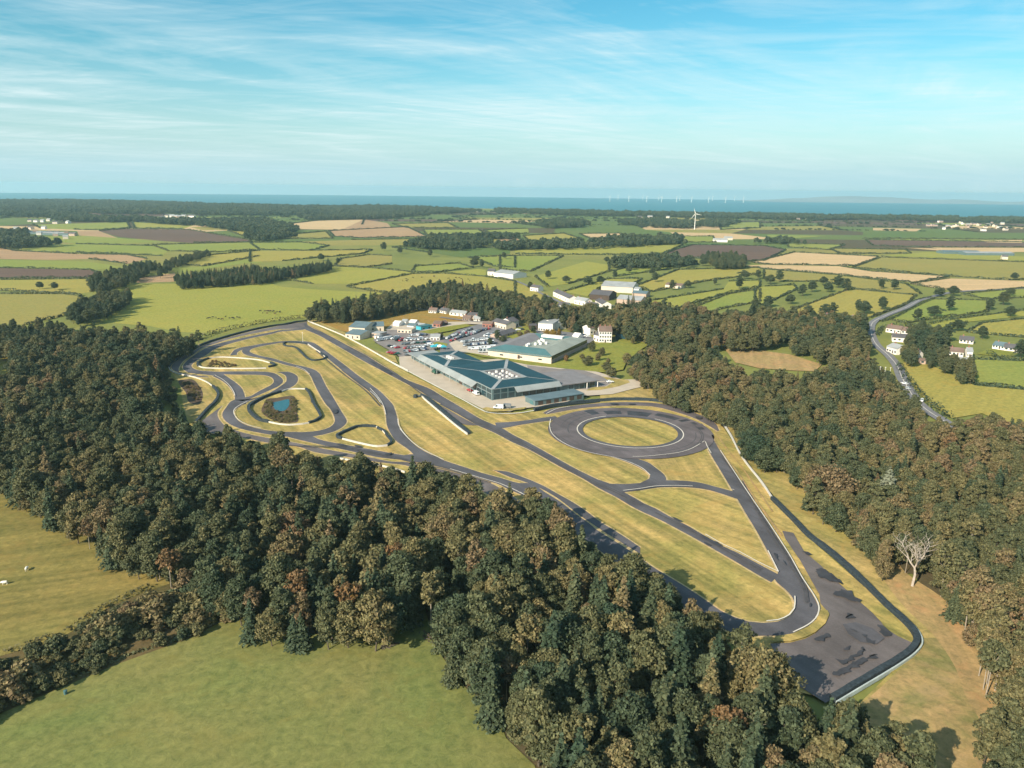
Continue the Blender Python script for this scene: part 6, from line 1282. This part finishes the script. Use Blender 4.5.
# ------------------------------------------------------------------ animals: one continuous mesh each
def animal_mesh(name, L, H, col_body, belly=.5, fat=1.0):
    bm = bmesh.new()
    def loft(path, n=8):
        rings = []
        for (c, d, rx, rz) in path:
            d = Vector(d).normalized(); s = d.cross(Vector((0, 0, 1)));
            s = s.normalized() if s.length > .01 else Vector((0, 1, 0)); u = s.cross(d)
            rings.append([bm.verts.new(Vector(c) + s * rx * math.cos(2 * math.pi * i / n) + u * rz * math.sin(2 * math.pi * i / n)) for i in range(n)])
        for a, b in zip(rings[:-1], rings[1:]):
            for i in range(n): bm.faces.new((a[i], a[(i + 1) % n], b[(i + 1) % n], b[i]))
        bm.faces.new(rings[0][::-1]); bm.faces.new(rings[-1])
    z = H * .72; r = H * .24 * fat
    loft([((-L * .5, 0, z), (1, 0, 0), r * .4, r * .5), ((-L * .42, 0, z), (1, 0, 0), r * .85, r * .9), ((-L * .1, 0, z - .02), (1, 0, 0), r * 1.0, r * 1.05), ((L * .25, 0, z), (1, 0, 0), r * .95, r * 1.1), ((L * .42, 0, z + .04), (1, 0, .3), r * .7, r * .85), ((L * .58, 0, z + H * .06), (1, 0, .1), r * .42, r * .5), ((L * .66, 0, z - H * .02), (1, 0, -.6), r * .42, r * .45), ((L * .8, 0, z - H * .22), (1, 0, -1), r * .28, r * .26), ((L * .84, 0, z - H * .28), (1, 0, -1), r * .2, r * .18)])
    for sx, hk in ((-L * .38, -.06), (L * .3, .03)):
        for sy in (-1, 1):
            loft([((sx, sy * r * .55, z - r * .3), (0, 0, -1), r * .34, r * .4), ((sx + hk * H, sy * r * .6, H * .34), (0.1, 0, -1), r * .18, r * .2), ((sx + hk * H * .3, sy * r * .6, H * .1), (0, 0, -1), r * .13, r * .14), ((sx + .02, sy * r * .6, 0), (0, 0, -1), r * .16, r * .18)], 6)
    for sy in (-1, 1): loft([((L * .62, sy * r * .38, z + H * .06), (-.2, sy, .1), .03, .05), ((L * .58, sy * r * .85, z + H * .05), (-.2, sy, -.1), .05, .07), ((L * .56, sy * r * 1.1, z), (-.2, sy, -.3), .01, .02)], 5)
    loft([((-L * .5, 0, z + r * .4), (-.3, 0, -1), .05, .05), ((-L * .54, 0, z - r), (0, 0, -1), .03, .03), ((-L * .54, 0, z - r * 1.8), (0, 0, -1), .05, .05)], 5)
    me = bpy.data.meshes.new(name); bm.to_mesh(me); bm.free(); me.materials.append(col_body); return me
COW = {'black': animal_mesh('cow', 2.0, 1.45, plain('black_hide', (.02, .018, .016))), 'brown': animal_mesh('cow', 2.0, 1.45, plain('brown_hide', (.10, .045, .025))), 'white': animal_mesh('cow', 2.0, 1.45, plain('white_hide', (.7, .66, .6)))}
SHEEP = animal_mesh('sheep', 1.15, .85, plain('fleece', (.72, .68, .58)), fat=1.5)
AN = []; ra = random.Random(8)
def beast(px, py, me, nm, lab, grp, z=.6, sc=1.0):
    x, y = P(px, py); o = bpy.data.objects.new(nm, me); COL.objects.link(o); o.location = (x, y, z); o.rotation_euler = (0, 0, ra.uniform(0, 6.28)); o.scale = (sc,) * 3; o['category'] = nm; o['group'] = grp; AN.append((o, lab, px))
for i in range(13):
    c = ra.choice(['black', 'black', 'brown', 'white' if i % 4 == 0 else 'black']); beast(208 + i * 2.7 + ra.uniform(-1.5, 1.5), 320 - i * .12 + ra.uniform(-1.2, 1.6), COW[c], 'cow', '%s cow in the left herd on the bright pasture' % c, 'cattle on the bright pasture')
for i in range(15):
    c = ra.choice(['black', 'brown', 'black']); beast(258 + ra.uniform(0, 24), 313.5 + ra.uniform(-1.6, 1.6), COW[c], 'cow', '%s cow in the right herd on the bright pasture' % c, 'cattle on the bright pasture')
for i in range(16):
    c = ra.choice(['black', 'brown', 'black']); beast(400 + ra.uniform(0, 75), 279 + ra.uniform(-2.2, 3), COW[c], 'cow', '%s cow spread over the wide yellow pasture' % c, 'cattle on the yellow pasture')
for a, b, l in [(27, 572, 'white sheep farther right on the upper meadow'), (5, 586, 'white sheep at the left edge of the upper meadow')]: beast(a, b, SHEEP, 'sheep', l, 'sheep on the upper meadow', .5, 1.25)
uniq_labels(AN)
# ------------------------------------------------------------------ wind turbines
def turbine(x, y, z, hub, blade, label, rz, a0, group=None, thick=1.0):
    r = empty('wind_turbine', (x, y, z), rz); tag(r, label, 'wind turbine', group)
    m_ = MB(); m_.tube((0, 0, 0), (0, 0, hub), 1.6 * thick, .9 * thick, 12); m_.build('tower', M['white'], r)
    m_ = MB(); m_.box(-1.2 * thick, 1.2 * thick, -2.2 * thick, 3.6 * thick, hub - 1.2 * thick, hub + 1.3 * thick); m_.tube((0, -2.2 * thick, hub), (0, -3.8 * thick, hub), 1.1 * thick, .3 * thick, 10); m_.build('nacelle', M['white'], r)
    for k in range(3):
        a = a0 + k * 2 * math.pi / 3; d = Vector((math.sin(a), 0, math.cos(a))); s = Vector((math.cos(a), 0, -math.sin(a))); o_ = Vector((0, -3.0 * thick, hub)); b = MB()
        for (t0, w0), (t1_, w1) in zip([(.02, .5), (.18, 1.5), (.6, .8)], [(.18, 1.5), (.6, .8), (1, .15)]):
            def sec(t, w): return [o_ + d * blade * t + s * w * .9 * thick, o_ + d * blade * t + Vector((0, .28 * thick, 0)), o_ + d * blade * t - s * w * .5 * thick, o_ + d * blade * t - Vector((0, .28 * thick, 0))]
            b.hexa(sec(t0, w0), sec(t1_, w1))
        b.build('blade', M['white'], r)
# the onshore one: base about y=230, hub y=214
X_, Y_ = P(694.5, 229.4); zh_ = 0
f_ = Y_ * CP + CAMH * SP; hub_ = (229.4 - 214.6) * f_ / F / CP
turbine(X_, Y_, 0, hub_, hub_ * .42, 'single white wind turbine standing inland before the sea', -.3, -.35, thick=.75)
TB = [(608, 0), (616, 1), (627, 0), (641, 1), (645, 0), (657, 1), (660, 0), (675, 0), (678, 1), (690, 0), (707, 0), (711, 1), (724, 0), (733, 1), (742, 0)]
TI = []
for i, (a, far_) in enumerate(TB):
    D = 11500 if not far_ else 13500
    x = (a - W0) / F * D * CP; y = D
    turbine(x, y, -60, 75, 42, 'x', .4, .3 + i * .7, 'offshore wind turbines', 2.4); TI.append((bpy.context.scene.collection.objects[-1], '', a))
ti = [o for o in COL.objects if o.name.startswith('wind_turbine') and o.get('group') == 'offshore wind turbines']
ti.sort(key=lambda o: proj(*o.location)[0])
for i, o in enumerate(ti): o['label'] = 'tiny white offshore wind turbine on the horizon, ' + ('leftmost of the row' if i == 0 else 'rightmost of the row' if i == len(ti) - 1 else '%s from the left' % ordn(i))
# far hills across the water
mb = MB(); rhh = random.Random(4)
def ridge(px0, px1, D, prof, depth=900):
    n = len(prof); V = []
    for i, h in enumerate(prof):
        a = px0 + (px1 - px0) * i / (n - 1); x = (a - W0) / F * D * CP
        V += [(x, D - depth, -61), (x, D, -60 + h), (x, D + depth, -61)]
    b = len(mb.v); mb.v += V
    for i in range(n - 1):
        for k in range(2): mb.f.append((b + 3 * i + k, b + 3 * i + 3 + k, b + 3 * i + 4 + k, b + 3 * i + 1 + k)); mb.m.append(0)
pr = [0, 20, 60, 85, 130, 150, 185, 215, 235, 250, 240, 225, 230, 200, 170, 150, 140, 160, 155, 130, 110, 90, 100, 120, 125, 110, 100, 120, 130, 120, 110]
ridge(735, 1120, 14300, [.42 * (p + rhh.uniform(-8, 8)) if p else 0 for p in pr])
o = mb.build('far_hills', plain('moorland', (.22, .24, .24), .95, scale=.001)); o['kind'] = 'structure'
# ------------------------------------------------------------------ haze
hz = MB(); S_ = 17500; hz.box(-S_, S_, -1200, S_, -62, 126)
hm = bpy.data.materials.new('haze_air'); hm.use_nodes = True; ht = NT(hm)
for nd in list(ht.n): ht.n.remove(nd)
out_ = ht.add('ShaderNodeOutputMaterial'); pv = ht.add('ShaderNodeVolumePrincipled')
pv.inputs['Color'].default_value = (0.56, 0.84, 0.94, 1); pv.inputs['Density'].default_value = 6.8e-5; pv.inputs['Anisotropy'].default_value = 0.2
pv.inputs['Density Attribute'].default_value = ''
ht.lk(pv.outputs[0], out_.inputs['Volume'])
o = hz.build('haze', hm); o['kind'] = 'stuff'; tag(o, 'pale blue haze over the far fields and sea', 'haze')
# ------------------------------------------------------------------ sky, sun, camera
AZ = math.radians(41.0); EL = math.radians(30.0)     # shadows fall AZ right of straight ahead
SUN = Vector((-math.sin(AZ) * math.cos(EL), -math.cos(AZ) * math.cos(EL), math.sin(EL)))
ld = bpy.data.lights.new('sun', 'SUN'); ld.energy = 4.5; ld.angle = math.radians(.53); ld.color = (1.0, .89, .72)
lo_ = bpy.data.objects.new('sun', ld); COL.objects.link(lo_); lo_.rotation_euler = SUN.to_track_quat('Z', 'Y').to_euler(); lo_.location = (0, 0, 300)
wd = bpy.data.worlds.new('World'); SC.world = wd; wd.use_nodes = True; w = NT(wd); bg = w.n['Background']
sk = w.add('ShaderNodeTexSky', sky_type='NISHITA'); sk.sun_disc = False; sk.sun_elevation = EL; sk.sun_rotation = math.pi + AZ; sk.air_density = 1.0; sk.dust_density = 0.6; sk.ozone_density = 1.0
tc = w.add('ShaderNodeTexCoord'); sp = w.add('ShaderNodeSeparateXYZ'); w.lk(tc.outputs['Generated'], sp.inputs[0])
def mth(op, a, b=None, clamp=False):
    n = w.add('ShaderNodeMath', operation=op, use_clamp=clamp)
    for i, v in enumerate((a, b)):
        if v is None: continue
        if isinstance(v, (int, float)): n.inputs[i].default_value = v
        else: w.lk(v, n.inputs[i])
    return n.outputs[0]
zc = mth('MAXIMUM', sp.outputs['Z'], 0.012)
cmb = w.add('ShaderNodeCombineXYZ'); w.lk(sp.outputs['X'], cmb.inputs[0]); w.lk(sp.outputs['Y'], cmb.inputs[1]); w.lk(zc, cmb.inputs[2]); w.lk(cmb.outputs[0], sk.inputs['Vector'])
tint = ramp(w, [(0.0, (.80, .93, .86)), (.03, (.74, .90, .88)), (.085, (.58, .86, .88)), (.15, (.40, .84, .86)), (.22, (.32, .82, .86)), (1.0, (.45, .88, 1.0))], zc)
col = mix(w, sk.outputs[0], tint, 1.0, 'MULTIPLY')
dn = mth('ADD', zc, .045); u = mth('DIVIDE', sp.outputs['X'], dn); v = mth('DIVIDE', sp.outputs['Y'], dn)
cv = w.add('ShaderNodeCombineXYZ'); w.lk(u, cv.inputs[0]); w.lk(v, cv.inputs[1])
def cloud(rot, sx, sy, off, sc, det, dist):
    mp = w.add('ShaderNodeMapping', vector_type='TEXTURE'); mp.inputs['Rotation'].default_value = (0, 0, rot); mp.inputs['Scale'].default_value = (1 / sx, 1 / sy, 1); mp.inputs['Location'].default_value = off
    w.lk(cv.outputs[0], mp.inputs[0]); return noise(w, mp.outputs[0], sc, det, .62, dist)
c1 = cloud(.7, .34, .85, (1.3, 4.1, 0), .8, 6, 1.6); c2 = cloud(.4, .18, .45, (7.1, 2.2, 0), .55, 5, 1.0); c3 = cloud(-.25, .3, .8, (3.3, 9.4, 0), 2.6, 9, 1.8)
cs = mth('ADD', mth('MULTIPLY', c1, .5), mth('ADD', mth('MULTIPLY', c2, .38), mth('MULTIPLY', c3, .2)))
cm = ramp(w, [(.47, (0, 0, 0)), (.56, (.26, .26, .26)), (.67, (.8, .8, .8))], cs)
horiz = ramp(w, [(.0, (1, 1, 1)), (.02, (.95, .95, .95)), (.06, (.55, .55, .55)), (.11, (.15, .15, .15)), (.18, (0, 0, 0))], zc)
low = mix(w, col, (3.2, 4.95, 5.45), horiz)
fade = mth('MULTIPLY', cm, ramp(w, [(.0, (.1, .1, .1)), (.05, (.7, .7, .7)), (.09, (1, 1, 1))], zc))
sc_ = w.add('ShaderNodeMix', data_type='RGBA'); w.lk(fade, sc_.inputs[0]); w.lk(low, sc_.inputs[6]); sc_.inputs[7].default_value = (5.5, 6.5, 6.6, 1)
w.lk(sc_.outputs[2], bg.inputs['Color']); bg.inputs['Strength'].default_value = 0.085
cd = bpy.data.cameras.new('camera'); co = bpy.data.objects.new('camera', cd); COL.objects.link(co); SC.camera = co
cd.sensor_fit = 'HORIZONTAL'; cd.sensor_width = 36; cd.lens = 36 * F / 1024; cd.clip_end = 60000; cd.clip_start = 1
fw = Vector((0, CP, -SP)); up0 = Vector((0, SP, CP)); rt0 = Vector((1, 0, 0))
rt = rt0 * CR + up0 * SR; up = up0 * CR - rt0 * SR
# image-x axis and image-y axis in world, from ray(): xr = x*c - y*s, yr = x*s + y*c
co.matrix_world = Matrix(((rt.x, up.x, -fw.x, 0), (rt.y, up.y, -fw.y, 0), (rt.z, up.z, -fw.z, CAMH), (0, 0, 0, 1)))
vs = SC.view_settings; vs.view_transform = 'Standard'; vs.look = 'None'; vs.exposure = 0.85; vs.gamma = 1.0; vs.use_curve_mapping = False
cy = SC.cycles; cy.use_denoising = True; cy.max_bounces = 6; cy.diffuse_bounces = 3; cy.glossy_bounces = 2; cy.transmission_bounces = 2; cy.volume_bounces = 1; cy.transparent_max_bounces = 8
try: cy.denoiser = 'OPENIMAGEDENOISE'
except Exception: pass
cy.use_adaptive_sampling = True; cy.adaptive_threshold = 0.02
